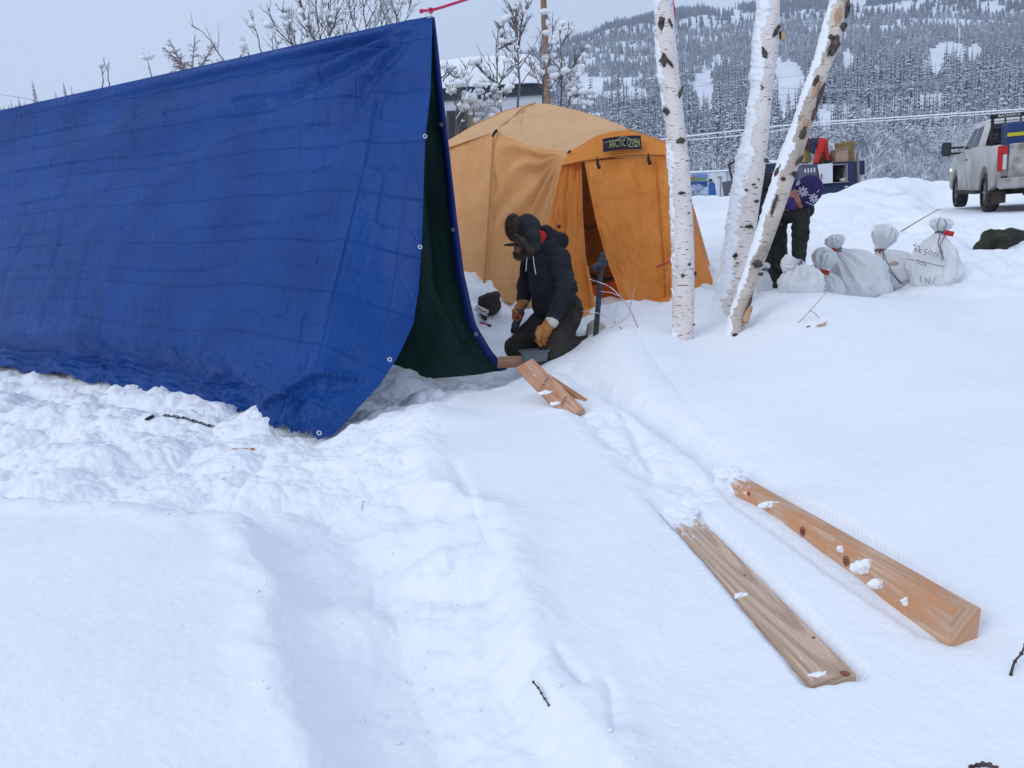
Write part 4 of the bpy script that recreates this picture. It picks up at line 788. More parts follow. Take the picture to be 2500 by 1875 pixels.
# ------------------------------------------------------------ snow laden saplings
M_TWIG = mat('sapling_bark', (.10, .095, .10), (.22, .20, .20), 12, .9)
def sapling(stems, d, label, s, twigs=10, rb=.016, snow=1., dens=1., name='sapling', group='saplings behind the tarp and tent', cat='sapling', tm=None, tl=(.25, .7), drop=0.):
    r_ = np.random.default_rng(s); tw, sn = [], []
    allp = []
    for st in stems:
        pl = smoothpl(PP([(a_, b_, d+.3*r_.normal()*0) for a_, b_ in st]), 16, 1); pl = pl+np.cumsum(r_.normal(0, .006, pl.shape), axis=0); L_ = np.linalg.norm(pl[-1]-pl[0])
        tw.append(tube(pl, np.linspace(rb, rb*.35, 16), 5)); allp.append((pl, L_, rb))
        for _ in range(int(twigs)):
            t = r_.uniform(.15, .97); i = t*15; i0 = int(i); p = pl[i0]+(pl[min(i0+1, 15)]-pl[i0])*(i-i0); dv = pl[-1]-pl[0]; dv /= np.linalg.norm(dv)
            a = r_.random()*6.283; d2 = dv*.8+np.array([math.cos(a), math.sin(a)*.8, .25-drop])*r_.uniform(.5, 1.1); d2 /= np.linalg.norm(d2); l = L_*r_.uniform(*tl)*(1.15-t)*.6+.1
            q = np.array([p+d2*l*w_+np.array([0, 0, 1])*l*(.18-drop*.9)*w_*w_+r_.normal(0, .012*l, 3)*(w_ > 0) for w_ in np.linspace(0, 1, 6)]); tw.append(tube(q, np.linspace(rb*.45, rb*.15, 6), 4)); allp.append((q, l, rb*.4))
            for _k in range(3):
                t3 = r_.uniform(.3, 1); j0 = int(t3*5); b0 = q[min(j0, 5)]; d3 = d2+r_.normal(0, .5, 3); d3[2] = abs(d3[2])*(1-2*(drop > 0)*r_.random()); d3 /= np.linalg.norm(d3); l3 = l*r_.uniform(.2, .45); q3 = np.array([b0, b0+d3*l3*.5, b0+d3*l3+np.array([0, 0, .06*l3-drop*l3])]); tw.append(tube(q3, [rb*.22, rb*.18, rb*.1], 3)); allp.append((q3, l3, rb*.2))
    root = empty(name, P(*stems[0][0], d), label, cat, group); part('branches', root, join(*tw), tm or M_TWIG)
    for q, l, rr in allp:                       # snow lies along the upper side of the branches
        if r_.random() > .10*snow*dens+.03: continue
        n_l = max(1, int(l/.20*snow*r_.random()))
        for _ in range(n_l):
            t = r_.random(); i = t*(len(q)-1); i0 = min(int(i), len(q)-2); p = q[i0]+(q[i0+1]-q[i0])*(i-i0); dv = q[i0+1]-q[i0]; dv /= np.linalg.norm(dv)+1e-9; hz = math.hypot(dv[0], dv[1]); k = (.014+.030*r_.random()**2)*(.5+hz)
            g_ = sphere((0, 0, 0), (k*(1+.8*hz), k, k*.85*(1+.6*(1-hz))), 6, 8, .5, int(r_.integers(99))); sn.append((g_[0]+p+np.array([0, 0, k*.35]), g_[1]))
        if r_.random() < .35: sn.append(tube(q+np.array([0, 0, rr+.004]), np.full(len(q), rr*.9+.004), 5))
    if len(sn) > 14: part('snow', root, join(*sn), M_SNOWL)
    else:
        for q_ in sn: part('snow', root, q_, M_SNOWL)
    return root
T_ = [([[(1265,262),(1266,180),(1262,60),(1258,20)],[(1264,150),(1230,100),(1222,60)],[(1266,120),(1275,60),(1298,4)],[(1262,90),(1248,30),(1240,5)]],13,'tall dark stemmed sapling rising above the peak of the tent',16,.020,.8),
      ([[(1225,290),(1215,200),(1212,120),(1220,55)],[(1216,212),(1180,180),(1168,160)],[(1216,210),(1250,165),(1280,150)],[(1214,120),(1250,104)]],12.5,'bare sapling with a wide fork in front of the snowy roof',12,.017,.9),
      ([[(1112,335),(1113,265),(1128,200),(1132,155)],[(1113,258),(1098,215)],[(1112,340),(1140,272),(1160,245)],[(1125,230),(1118,190),(1098,175)]],11.6,'low sapling loaded with snow clumps in front of the dark window',14,.014,1.6),
      ([[(1150,335),(1170,270),(1195,230),(1240,235)],[(1160,300),(1150,260),(1158,240)],[(1175,330),(1185,290),(1215,262)],[(1200,300),(1225,250),(1232,215)]],11.9,'short bushy sapling bowed under thick snow left of the tent peak',16,.013,2.2),
      ([[(1325,262),(1325,200),(1318,130),(1321,85)],[(1326,200),(1348,140),(1356,60),(1340,50)],[(1325,215),(1300,170),(1290,150)],[(1325,245),(1350,215),(1390,165)]],13.2,'many stemmed sapling in front of the wooden pole',15,.014,1.4),
      ([[(1368,265),(1372,190),(1366,100),(1365,65)],[(1372,190),(1405,160),(1425,125)],[(1370,195),(1350,160),(1340,140)],[(1367,110),(1385,80),(1392,60)]],13.6,'dark forked sapling to the right of the wooden pole',13,.017,1.0),
      ([[(1400,275),(1405,230),(1400,190)],[(1420,280),(1440,245),(1458,235)],[(1385,270),(1395,215),(1410,185)]],13.4,'snow caked brush just above the right shoulder of the tent',18,.012,2.4),
      ([[(1080,200),(1090,180),(1105,160)],[(1076,190),(1100,165)]],12,'small bare branch tips at the edge of the tarp and the snowy roof',5,.012,.6),
      ([[(800,200),(790,140),(775,60),(765,-60)],[(785,120),(760,90),(745,55),(730,-20)],[(795,150),(805,70),(800,-60)],[(795,160),(840,90),(855,40)],[(790,110),(820,60),(835,-40)]],11.,'tall snow clumped sapling above the middle of the tarp ridge',17,.014,1.1),
      ([[(745,160),(710,110),(670,70),(648,10)],[(740,150),(705,100),(680,20)],[(738,150),(720,95),(708,40)],[(742,160),(750,100),(730,0)]],11.2,'leaning bare sapling left of the tall clumped one above the tarp',12,.012,.6),
      ([[(900,120),(893,60),(880,-60)],[(898,110),(865,60),(853,-20)],[(903,110),(912,50),(918,-60)],[(908,110),(930,60),(920,-20)]],11.4,'upright bare saplings cluster behind the ridge between two others',14,.012,.8),
      ([[(985,90),(975,40),(980,-60)],[(975,85),(1000,30),(1010,-10)],[(960,90),(968,40),(950,-30)],[(940,95),(945,50),(955,10)]],11.6,'thin sapling cluster nearest the roped corner of the tarp',12,.011,.6),
      ([[(645,150),(628,80),(618,45),(610,25)]],10.8,'single dry seed stalk above the tarp ridge',5,.011,.2),
      ([[(555,165),(520,110),(490,80),(465,68)]],10.9,'single bent bare stem arching over the distant weeping tree',4,.010,.2),
      ([[(583,150),(590,120),(588,98)],[(613,145),(615,110)],[(668,140),(660,100)],[(680,130),(690,110)]],11.3,'few short shoots poking above the ridge beside the seed stalk',5,.010,.4),
      ([[(375,200),(368,165),(360,135)]],13,'short dry stalk with a seed head left of the weeping tree',3,.012,.2),
      ([[(250,220),(252,190),(250,160)],[(268,215),(265,190),(260,160)]],14,'pair of thin upright shoots on the left half of the ridge',5,.012,.5)]
for i, (st, d, lb, tw_, rb, sn_) in enumerate(T_): sapling(st, d, lb, 100+i, tw_, rb, sn_)
M_WEEP = mat('weeping_twigs', (.22, .17, .17), (.34, .29, .30), 2, .9)
sapling([[(470,260),(470,150),(475,85)],[(470,200),(430,130),(415,98)],[(470,200),(510,130),(525,105)],[(468,220),(445,160),(400,118)],[(475,220),(500,170),(545,150)]], 38., 'distant bare weeping tree showing brown twigs above the left part of the ridge', 300, 26, .06, 0., .0, name='weeping_tree', cat='tree', tm=M_WEEP, group=None, tl=(.3, .6), drop=.45)
# distant spruces far left
for i, (u, vt, vb) in enumerate([(163,198,245),(180,208,245),(50,235,262),(30,240,262),(90,196,255),(85,238,258),(140,222,250),(65,243,262)]):
    d = 140.; a_, b_ = P(u, vb+6, d), P(u, vt, d); o = bpy.data.objects.new('spruce_tree', VM[i % 4]); COL.objects.link(o); s = b_[2]-a_[2]; o.location = Vector(a_); o.scale = (s*.8, s*.8, s); tag(o, 'small distant spruce over the far left end of the tarp', 'spruce tree', 'spruces over the far left end of the tarp')
# ------------------------------------------------------------ lumber
def wood_mat(name, light, dark, kx, ky, dist, far=0., tint=None):
    m = bpy.data.materials.new(name); m.use_nodes = True; N, L, b = nn(m); b.inputs['Roughness'].default_value = .75; b.inputs['Specular IOR Level'].default_value = .25
    uvn = N.new('ShaderNodeUVMap'); uvn.uv_map = 'uv'; mp = N.new('ShaderNodeMapping'); mp.inputs['Scale'].default_value = (kx, ky, 1); mp.inputs['Location'].default_value = (-.2, -.35, 0); L.new(uvn.outputs[0], mp.inputs[0])
    w = N.new('ShaderNodeTexWave'); w.wave_type = 'RINGS'; w.rings_direction = 'Z'; w.inputs['Scale'].default_value = 1.; w.inputs['Distortion'].default_value = dist; w.inputs['Detail'].default_value = 3; w.inputs['Detail Scale'].default_value = 1.3; L.new(mp.outputs[0], w.inputs['Vector'])
    r = N.new('ShaderNodeValToRGB'); r.color_ramp.elements[0].color = (*light, 1); r.color_ramp.elements[1].color = (*dark, 1); r.color_ramp.elements[0].position = .35; r.color_ramp.elements[1].position = .95; L.new(w.outputs[0], r.inputs[0])
    mp2 = N.new('ShaderNodeMapping'); mp2.inputs['Scale'].default_value = (3, 90, 1); L.new(uvn.outputs[0], mp2.inputs[0]); n = N.new('ShaderNodeTexNoise'); n.inputs['Scale'].default_value = 1; n.inputs['Detail'].default_value = 5; L.new(mp2.outputs[0], n.inputs['Vector'])
    r2 = N.new('ShaderNodeMapRange'); r2.inputs[1].default_value = .3; r2.inputs[2].default_value = .7; r2.inputs[3].default_value = .78; r2.inputs[4].default_value = 1.12; L.new(n.outputs[0], r2.inputs[0])
    mx_ = N.new('ShaderNodeVectorMath'); mx_.operation = 'SCALE'; L.new(r.outputs[0], mx_.inputs[0]); L.new(r2.outputs[0], mx_.inputs['Scale'])
    last = mx_.outputs[0]
    if tint:
        mp3 = N.new('ShaderNodeMapping'); mp3.inputs['Scale'].default_value = (4, 16, 1); L.new(uvn.outputs[0], mp3.inputs[0]); n3 = N.new('ShaderNodeTexNoise'); n3.inputs['Scale'].default_value = 1; L.new(mp3.outputs[0], n3.inputs['Vector'])
        r3 = N.new('ShaderNodeMapRange'); r3.inputs[1].default_value = .42; r3.inputs[2].default_value = .62; L.new(n3.outputs[0], r3.inputs[0]); q = N.new('ShaderNodeMix'); q.data_type = 'RGBA'; L.new(r3.outputs[0], q.inputs[0]); L.new(last, q.inputs[6]); q.inputs[7].default_value = (*tint, 1); last = q.outputs[2]
    mpf = N.new('ShaderNodeMapping'); mpf.inputs['Scale'].default_value = (9, 22, 9); L.new(uvn.outputs[0], mpf.inputs[0]); nf = N.new('ShaderNodeTexNoise'); nf.inputs['Scale'].default_value = 1; nf.inputs['Detail'].default_value = 9; nf.inputs['Roughness'].default_value = .75; L.new(mpf.outputs[0], nf.inputs['Vector'])
    sx_ = N.new('ShaderNodeSeparateXYZ'); L.new(uvn.outputs[0], sx_.inputs[0]); gr = N.new('ShaderNodeMapRange'); gr.inputs[1].default_value = .0; gr.inputs[2].default_value = .35; gr.inputs[3].default_value = far; gr.inputs[4].default_value = 0; L.new(sx_.outputs['X'], gr.inputs[0])
    ad = N.new('ShaderNodeMath'); ad.operation = 'ADD'; L.new(nf.outputs[0], ad.inputs[0]); L.new(gr.outputs[0], ad.inputs[1]); fr_ = N.new('ShaderNodeMapRange'); fr_.inputs[1].default_value = .60; fr_.inputs[2].default_value = .72; L.new(ad.outputs[0], fr_.inputs[0])
    fm = N.new('ShaderNodeMix'); fm.data_type = 'RGBA'; L.new(fr_.outputs[0], fm.inputs[0]); L.new(last, fm.inputs[6]); fm.inputs[7].default_value = (.80, .84, .90, 1); L.new(fm.outputs[2], b.inputs['Base Color']); return m
M_WL = wood_mat('wood_tan', (.58, .43, .33), (.45, .315, .225), 1.0, 13, 1.6, far=.34); M_WR = wood_mat('wood_red', (.60, .40, .28), (.50, .30, .19),   .7, 22, 1.5, far=.34, tint=(.55, .27, .14))
M_WM = wood_mat('wood_pale', (.56, .35, .235), (.44, .245, .15), 1.2, 20, 3., tint=(.42, .20, .12)); M_WO = wood_mat('wood_orange', (.52, .25, .11), (.42, .18, .08), 1, 20, 2.)
M_KN = mat('wood_knot', (.14, .05, .025), (.26, .11, .05), 60, .7)
def board(name, A, B, w, t, nrm, m, label, cham=.003, group=None, cat='board'):
    """A, B: centres of the top face at both ends; nrm: approx face normal"""
    A, B = np.asarray(A), np.asarray(B); x = B-A; l = np.linalg.norm(x); x /= l; y = np.cross(nrm, x); y /= np.linalg.norm(y); z = np.cross(x, y); n = 26
    pr = [(-w/2+cham, 0), (w/2-cham, 0), (w/2, -cham), (w/2, -t+cham), (w/2-cham, -t), (-w/2+cham, -t), (-w/2, -t+cham), (-w/2, -cham)]
    V, UV = [], []
    for i in range(n):
        for k, (a, b) in enumerate(pr):
            V.append(A+x*l*i/(n-1)+y*a+z*b); UV.append((l*i/(n-1), a+(0 if b > -cham*1.5 else .2+b)))
    Fs = [tuple(q) for q in grid_faces(n, 8, True).tolist()]+[tuple(range(8))[::-1], tuple((n-1)*8+i for i in range(8))]
    o = thing(name, (V, Fs), m, label, cat, group, smooth=False, uv=UV); return o, (A, x, y, z, l)
def bz(u, v, dz): p = GS(u, v); q = G(u, v, p[2]+dz); return q
def biggest(g):
    V, Fq = g; lab = np.arange(len(V))
    while True:
        m = lab[Fq].min(1); new = lab.copy(); np.minimum.at(new, Fq.ravel(), np.repeat(m, Fq.shape[1])); new = new[new]
        if (new == lab).all(): break
        lab = new
    k, c = np.unique(lab, return_counts=True); keep = lab == k[c.argmax()]; idx = np.cumsum(keep)-1; return V[keep], idx[Fq[keep[Fq[:, 0]]]]
def lump_on(parent, pts, s=0, name='snow'):
    gs = []; r_ = np.random.default_rng(s)
    for i, (c, rx, ry, rz) in enumerate(pts):
        c = np.asarray(c); part(name, parent, biggest(nets(lambda p: sd_ell(p, c, np.array([rx, ry, rz]))+.009*fbm(p[..., 0]*70, p[..., 1]*70, p[..., 2]*70, o=3, s=s+i), c-np.array([rx, ry, rz])-.02, c+np.array([rx, ry, rz])+.02, .0028)), M_SNOWL)
bL, fL = board('board', GB(1645,1240,-.004), GB(2036,1652,.012), .126, .04, (0, 0, 1.), M_WL, 'tan weathered board with curved grain lying in the foreground snow, left of the reddish beam', group='lumber')
A, x_, y_, z_, l = fL
for t, s_, r in ((.52, .02, .005), (.85, .045, .006), (.995, .035, .014)): part('knot', bL, sphere(A+x_*l*t+y_*s_, (r, r, .0025), 6, 8), M_KN)
lump_on(bL, [(A+x_*l*.01, .05, .055, .016), (A+x_*l*.05+y_*.02, .06, .05, .010), (A+x_*l*.62-y_*.05, .02, .014, .008), (A+x_*l*.985-y_*.04, .025, .01, .006)], 3)
bR, fR = board('beam', GB(1768,1146,.006), GB(2362,1484,.098), .088, .118, (.11, .13, .98), M_WR, 'thick reddish beam with knots and square end grain lying at the right of the foreground', .006, 'lumber', 'beam')
A, x_, y_, z_, l = fR; fc = lambda t, h: A+x_*l*t-y_*.045-z_*h
for t, h, r in ((.50, .040, .011), (.68, .050, .011), (.22, .02, .005)): part('knot', bR, sphere(fc(t, h), (r, r, r), 8, 10, .2), M_KN); part('knot', bR, torus(fc(t, h), r*1.5, .0016, y_, 16, 5), M_KN)
lump_on(bR, [(A+x_*l*.02, .07, .05, .02), (A+x_*l*.07-y_*.03, .06, .04, .012), (fc(.34, .012), .05, .012, .014), (fc(.75, .03), .055, .014, .024), (fc(.80, .055), .04, .012, .018), (fc(.66, .02), .016, .008, .012), (fc(.88, .06), .012, .008, .014)], 5)
bM, fM = board('board', P(1280,886,5.5), P(1405,1010,5.02), .135, .038, (-.1, -.62, .78), M_WM, 'pale board with faint stamped marks, its raised end beside the tarp corner', group='lumber')
A, x_, y_, z_, l = fM; M_INK = mat('faint_ink', (.16, .10, .08))
for t, q in ((.42, 'KD-HT'), (.78, 'S-DRY')):
    tg = textgeo(q, .035, .0006); part('stamp', bM, xf(tg, frame(A+x_*l*t+z_*.001, -(y_*.75-x_*.55)/np.linalg.norm(y_*.75-x_*.55)*1., np.cross(z_, -(y_*.75-x_*.55)/np.linalg.norm(y_*.75-x_*.55)), z_)), M_INK, False)
lump_on(bM, [(A+x_*l*.55-y_*.045, .05, .02, .014), (A+x_*l*.75-y_*.05, .04, .02, .014)], 8)
board('board', P(1336,915,5.65), P(1452,992,5.3), .038, .14, (0, -.35, .93), M_WO, 'thin orange edge of a board wedged in the snow right behind the pale raised one', group='lumber')
board('board', P(1215,882,7.05), P(1320,878,6.98), .10, .04, (0, -.75, .66), M_WM, 'short length of board lying flat between the tarp corner and the grey bin', group='lumber')
board('board_end', GS(548,1090)+np.array([0, 0, -.018]), GS(616,1100)+np.array([0, 0, .012]), .03, .035, (0, -.3, .95), M_WO, 'small sawn end of orange wood poking from the snow below the tarp', group='lumber')
# ------------------------------------------------------------ kneeling person
def K(x, y, d): return P(1150+x/3.95, 480+y/3.95, d)
M_SKIN = mat('skin', (.36, .17, .12), (.30, .12, .085), 20, .6); M_COAT = mat('coat', (.010, .011, .015), (.020, .022, .030), 9, .85, .8, 45, spec=.25, bdist=.01); M_PANT = mat('trousers', (.022, .019, .016), (.040, .034, .028), 6, .9, .6, 30)
M_FUR = mat('fur', (.07, .05, .040), (.17, .125, .10), 45, .95, 1., 150, bdist=.02); M_HAT = mat('hat_shell', (.014, .016, .018), (.024, .026, .030), 12, .8, .3, 60); M_GLV = mat('leather_glove', (.33, .125, .03), (.45, .20, .06), 12, .8, .5, 50)
M_FLC = mat('fleece', (.55, .51, .44), (.66, .63, .57), 60, .95, .8, 120); M_RED = mat('red_cloth', (.34, .012, .02), (.42, .02, .03), 20, .85); M_BOOT = mat('cream_boot', (.42, .37, .27), (.50, .45, .35), 10, .8, .4, 40)
def wrk(p, a=.008, f=9., s=0): return a*fbm(p[..., 0]*f, p[..., 1]*f, p[..., 2]*f*1.6, o=3, s=s)
def bounds(pts, pad): pts = np.array(pts); return pts.min(0)-pad, pts.max(0)+pad
Hd = K(520, 400, 7.25)
nS, fS = K(850, 600, 7.12), K(580, 630, 7.45); nE, nW = K(925, 890, 7.0), K(800, 1165, 6.93); fE, fW = K(530, 850, 7.5), K(500, 1000, 7.4)
hipn, hipf = K(940, 1110, 7.2), K(800, 1110, 7.42); kn_, kf = K(780, 1500, 6.97), K(440, 1450, 7.32); an, af = K(1190, 1420, 7.35), K(1000, 1400, 7.75)
face = K(468, 470, 7.22)
def body1(p):
    d = sd_ell(p, Hd, np.array([.085, .085, .115])); d = smin(.03, d, sd_ell(p, K(462, 500, 7.22), np.array([.045, .055, .055])))
    d = smin(.012, d, sd_ell(p, K(430, 498, 7.2), np.array([.018, .014, .02]))); d = smin(.01, d, sd_ell(p, K(455, 525, 7.2), np.array([.02, .03, .009])))
    for e_ in (7.14, 7.28): d = np.maximum(d, -sd_ell(p, K(440, 472, e_), np.array([.016, .014, .012])))
    d = smin(.03, d, sd_cap(p, Hd, K(700, 560, 7.3), .055, .07)); t = sd_cap(p, K(700, 620, 7.3), K(820, 1040, 7.3), .12, .14)
    d = smin(.05, d, t, sd_cap(p, nS, nE, .05, .04), sd_cap(p, fS, fE, .05, .04)); d = smin(.03, d, sd_cap(p, nE, nW, .04, .03), sd_cap(p, fE, fW, .04, .03))
    return smin(.04, d, sd_cap(p, hipn, kn_, .075, .055), sd_cap(p, hipf, kf, .075, .055), sd_cap(p, kn_, an, .05, .035), sd_cap(p, kf, af, .05, .035))
lo, hi = bounds([Hd, nW, fW, kn_, kf, an, af, nS], .2); g = nets(body1, lo, hi, .014)
per = thing('person', g, M_SKIN, 'person kneeling in a dark coat, fur trimmed hat and tan gloves before the orange tent', 'person')
def coat(p):
    d = sd_cap(p, K(705, 610, 7.28), K(800, 1010, 7.3), .165, .205); d = smin(.05, d, sd_cap(p, nS, K(700, 560, 7.3), .095, .12), sd_cap(p, fS, K(690, 560, 7.32), .09, .12))
    d = smin(.04, d, sd_ell(p, K(850, 1045, 7.28), np.array([.205, .20, .11])))
    a = smin(.03, sd_cap(p, nS, nE, .098, .088), sd_cap(p, nE, nW, .088, .068)); b = smin(.03, sd_cap(p, fS, fE, .09, .08), sd_cap(p, fE, fW, .08, .062)); d = smin(.025, d, a); d = smin(.025, d, b)
    hood = smin(.05, sd_cap(p, K(720, 330, 7.2), K(860, 430, 7.25), .05, .06), sd_cap(p, K(860, 430, 7.25), K(840, 480, 7.45), .06, .06), sd_cap(p, K(700, 480, 7.14), K(860, 430, 7.22), .04, .055)); d = smin(.025, d, hood)
    q = p-nE; fold = .006*np.sin((p[..., 2]-nE[2])*95+3*p[..., 0]*10)*np.exp(-(np.linalg.norm(q, axis=-1)/.2)**2)
    return np.maximum(d+wrk(p, .014, 7, 3)+fold, -sd_ell(p, Hd, np.array([.10, .10, .12])))
lo, hi = bounds([K(500,300,7.2), nW, fW, hipn, nS, K(1060,1130,7.2), K(600,1130,7.5)], .2); part('coat', per, nets(coat, lo, hi, .009), M_COAT)
part('coat_cord', per, join(tube(smoothpl([K(600,575,7.08), K(606,640,7.04), K(625,750,7.03)], 12), .004, 5), tube(smoothpl([K(540,580,7.14), K(535,640,7.1), K(528,720,7.1)], 12), .004, 5)), M_FROST)
def pants(p):
    d = smin(.06, sd_cap(p, hipn, kn_, .135, .115), sd_cap(p, hipf, kf, .13, .11)); d = smin(.04, d, sd_cap(p, kn_, an, .105, .085), sd_cap(p, kf, af, .10, .08)); d = smin(.04, d, sd_ell(p, K(870, 1110, 7.3), np.array([.18, .18, .12])))
    d = smin(.06, d, sd_cap(p, K(700, 1330, 7.05), K(900, 1400, 7.15), .09, .09))
    return d+wrk(p, .014, 8, 7)
lo, hi = bounds([hipn, kn_, kf, an, af, hipf], .2); part('trousers', per, nets(pants, lo, hi, .011), M_PANT)
part('cargo_pocket', per, nets(lambda p: sd_ell(p, K(985, 1200, 7.06), np.array([.06, .035, .085]))+wrk(p, .006, 20, 2), K(985,1200,7.06)-.13, K(985,1200,7.06)+.13, .008), M_PANT)
def hat(p):
    d = sd_ell(p, K(545, 325, 7.25), np.array([.128, .135, .15])); d = smin(.05, d, sd_cap(p, K(590, 400, 7.13), K(625, 505, 7.14), .075, .055)); d = smin(.05, d, sd_cap(p, K(590, 400, 7.37), K(600, 500, 7.37), .07, .05))
    return d+wrk(p, .004, 12, 5)
ht = part('hat', per, nets(hat, K(520,350,7.25)-.3, K(520,350,7.25)+.3, .008), M_HAT)
def furf(p):
    d = sd_ell(p, K(415, 300, 7.24), np.array([.075, .115, .118])); d = smin(.03, d, sd_cap(p, K(500, 430, 7.10), K(575, 520, 7.09), .036, .034), sd_cap(p, K(490, 430, 7.12), K(430, 400, 7.13), .036, .036)); d = smin(.03, d, sd_cap(p, K(455, 560, 7.26), K(560, 560, 7.16), .045, .04))
    return d+.014*fbm(p[..., 0]*55, p[..., 1]*55, p[..., 2]*55, o=3, s=9)
fg = nets(furf, K(470,420,7.2)-.25, K(470,420,7.2)+.25, .006)
def tufts(g, n, l, s, r=.0022):
    V = g[0]; r_ = np.random.default_rng(s); F_ = np.asarray(g[1]); c = V[F_].mean(1); nrm = np.cross(V[F_[:, 1]]-V[F_[:, 0]], V[F_[:, 2]]-V[F_[:, 0]]); nrm /= np.linalg.norm(nrm, axis=1, keepdims=True)+1e-9
    i = r_.integers(0, len(c), n); a = c[i]; d = nrm[i]+r_.normal(0, .55, (n, 3)); d /= np.linalg.norm(d, axis=1, keepdims=True); sd_ = np.cross(d, r_.normal(size=(n, 3))); sd_ /= np.linalg.norm(sd_, axis=1, keepdims=True)
    t = a+d*l*r_.uniform(.5, 1.2, (n, 1)); W = np.stack([a-sd_*r, a+sd_*r, t], 1).reshape(-1, 3); f = np.arange(3*n).reshape(-1, 3); return W, f
tf = tufts(fg, 5000, .022, 4); part('fur_trim', ht, join(fg, tf), M_FUR)
part('brim', ht, nets(lambda p: sd_ell(p, K(405, 462, 7.2), np.array([.085, .09, .014]))+wrk(p, .003, 20), K(405,462,7.2)-.14, K(405,462,7.2)+.14, .006), M_HAT)
part('scarf', per, nets(lambda p: smin(.02, sd_cap(p, K(640, 290, 7.28), K(690, 380, 7.16), .03, .036), sd_cap(p, K(690, 380, 7.16), K(670, 460, 7.14), .034, .02))+wrk(p, .006, 20), K(665,360,7.2)-.15, K(665,360,7.2)+.15, .008), M_RED)
def glove1(p):
    d = sd_cap(p, K(775, 1200, 6.93), K(725, 1270, 6.92), .058, .05); d = smin(.03, d, sd_ell(p, K(700, 1310, 6.91), np.array([.058, .045, .06])))
    for a, b, c, r in (((665, 1330), (640, 1390), (672, 1440), 6.86), ((690, 1350), (685, 1405), (705, 1425), 6.89), ((720, 1345), (722, 1400), (745, 1412), 6.92), ((745, 1330), (752, 1375), (764, 1400), 6.95)):
        d = smin(.012, d, smin(.008, sd_cap(p, K(*a, r), K(*b, r), .021, .019), sd_cap(p, K(*b, r), K(*c, r), .019, .014)))
    d = smin(.014, d, smin(.01, sd_cap(p, K(660, 1270, 6.87), K(640, 1330, 6.84), .024, .02), sd_cap(p, K(640, 1330, 6.84), K(655, 1385, 6.83), .02, .015)))
    return d+wrk(p, .005, 22, 2)
gl = part('glove', per, nets(glove1, K(700,1310,6.9)-.18, K(700,1310,6.9)+.18, .0055), M_GLV); cf = K(790, 1180, 6.93)
part('cuff', gl, nets(lambda p: np.maximum(sd_cap(p, K(792, 1186, 6.93), K(782, 1204, 6.92), .060, .060), -sd_cap(p, K(830, 1110, 6.93), K(790, 1180, 6.93), .05, .05))+.006*fbm(p[..., 0]*60, p[..., 1]*60, p[..., 2]*60, s=2), cf-.12, cf+.12, .006), M_FLC)
def glove2(p):
    d = sd_cap(p, K(500, 1030, 7.38), K(455, 1095, 7.3), .052, .045)
    for i, zz in enumerate((7.22, 7.25, 7.28, 7.31)): d = smin(.01, d, smin(.008, sd_cap(p, K(450, 1085+i*22, 7.32), K(415, 1100+i*24, zz-.02), .02, .018), sd_cap(p, K(415, 1100+i*24, zz-.02), K(440, 1115+i*24, zz-.06), .018, .015)))
    return smin(.012, d, sd_cap(p, K(470, 1080, 7.3), K(480, 1130, 7.24), .022, .017))+wrk(p, .004, 22, 5)
gl = part('glove', per, nets(glove2, K(460,1080,7.3)-.16, K(460,1080,7.3)+.16, .006), M_GLV)
cf = K(505, 1015, 7.39); part('cuff', gl, nets(lambda p: np.maximum(sd_cap(p, K(506, 1018, 7.4), K(500, 1032, 7.38), .054, .053), -sd_cap(p, K(520, 950, 7.4), K(512, 1010, 7.4), .045, .045))+.006*fbm(p[..., 0]*60, p[..., 1]*60, p[..., 2]*60, s=2), cf-.12, cf+.12, .006), M_FLC)
def boot(p):
    d = smin(.03, sd_cap(p, K(1150, 1400, 7.33), K(1200, 1270, 7.36), .065, .075), sd_cap(p, K(1200, 1270, 7.36), K(1300, 1340, 7.4), .07, .06)); return d+wrk(p, .006, 15, 3)
part('boot', per, nets(boot, K(1210,1310,7.35)-.24, K(1210,1310,7.35)+.24, .009), M_BOOT)
# drill
dr = empty('cordless_drill', K(395, 1340, 7.2), 'black and orange cordless drill pointing down in the kneeling person\'s far glove', 'drill')
M_TOOL = mat('tool_black', (.02, .02, .022), (.05, .05, .055), 30, .5); M_TOOLO = mat('tool_orange', (.45, .07, .02), None, rough=.5)
part('body', dr, nets(lambda p: smin(.015, sd_cap(p, K(478, 1120, 7.22), K(425, 1250, 7.2), .036, .036), sd_cap(p, K(455, 1185, 7.2), K(440, 1140, 7.34), .024, .022)), K(450,1190,7.25)-.16, K(450,1190,7.25)+.16, .006), M_TOOL)
part('orange_ring', dr, torus(K(447, 1165, 7.16), .028, .007, C0-K(447, 1165, 7.2), 18, 6), M_TOOLO); part('orange_ring', dr, tube([K(462,1155,7.215), K(452,1180,7.21)], .0385, 14), M_TOOLO)
part('chuck', dr, tube([K(425, 1245, 7.2), K(408, 1290, 7.2), K(400, 1318, 7.2)], [.03, .026, .018], 12), M_BLK); part('drill_bit', dr, tube([K(400, 1315, 7.2), K(387, 1360, 7.2)], [.006, .004], 6), M_GROM)
part('battery', dr, box(K(440, 1130, 7.40), (.07, .09, .08), bev=.012), M_TOOL, False)
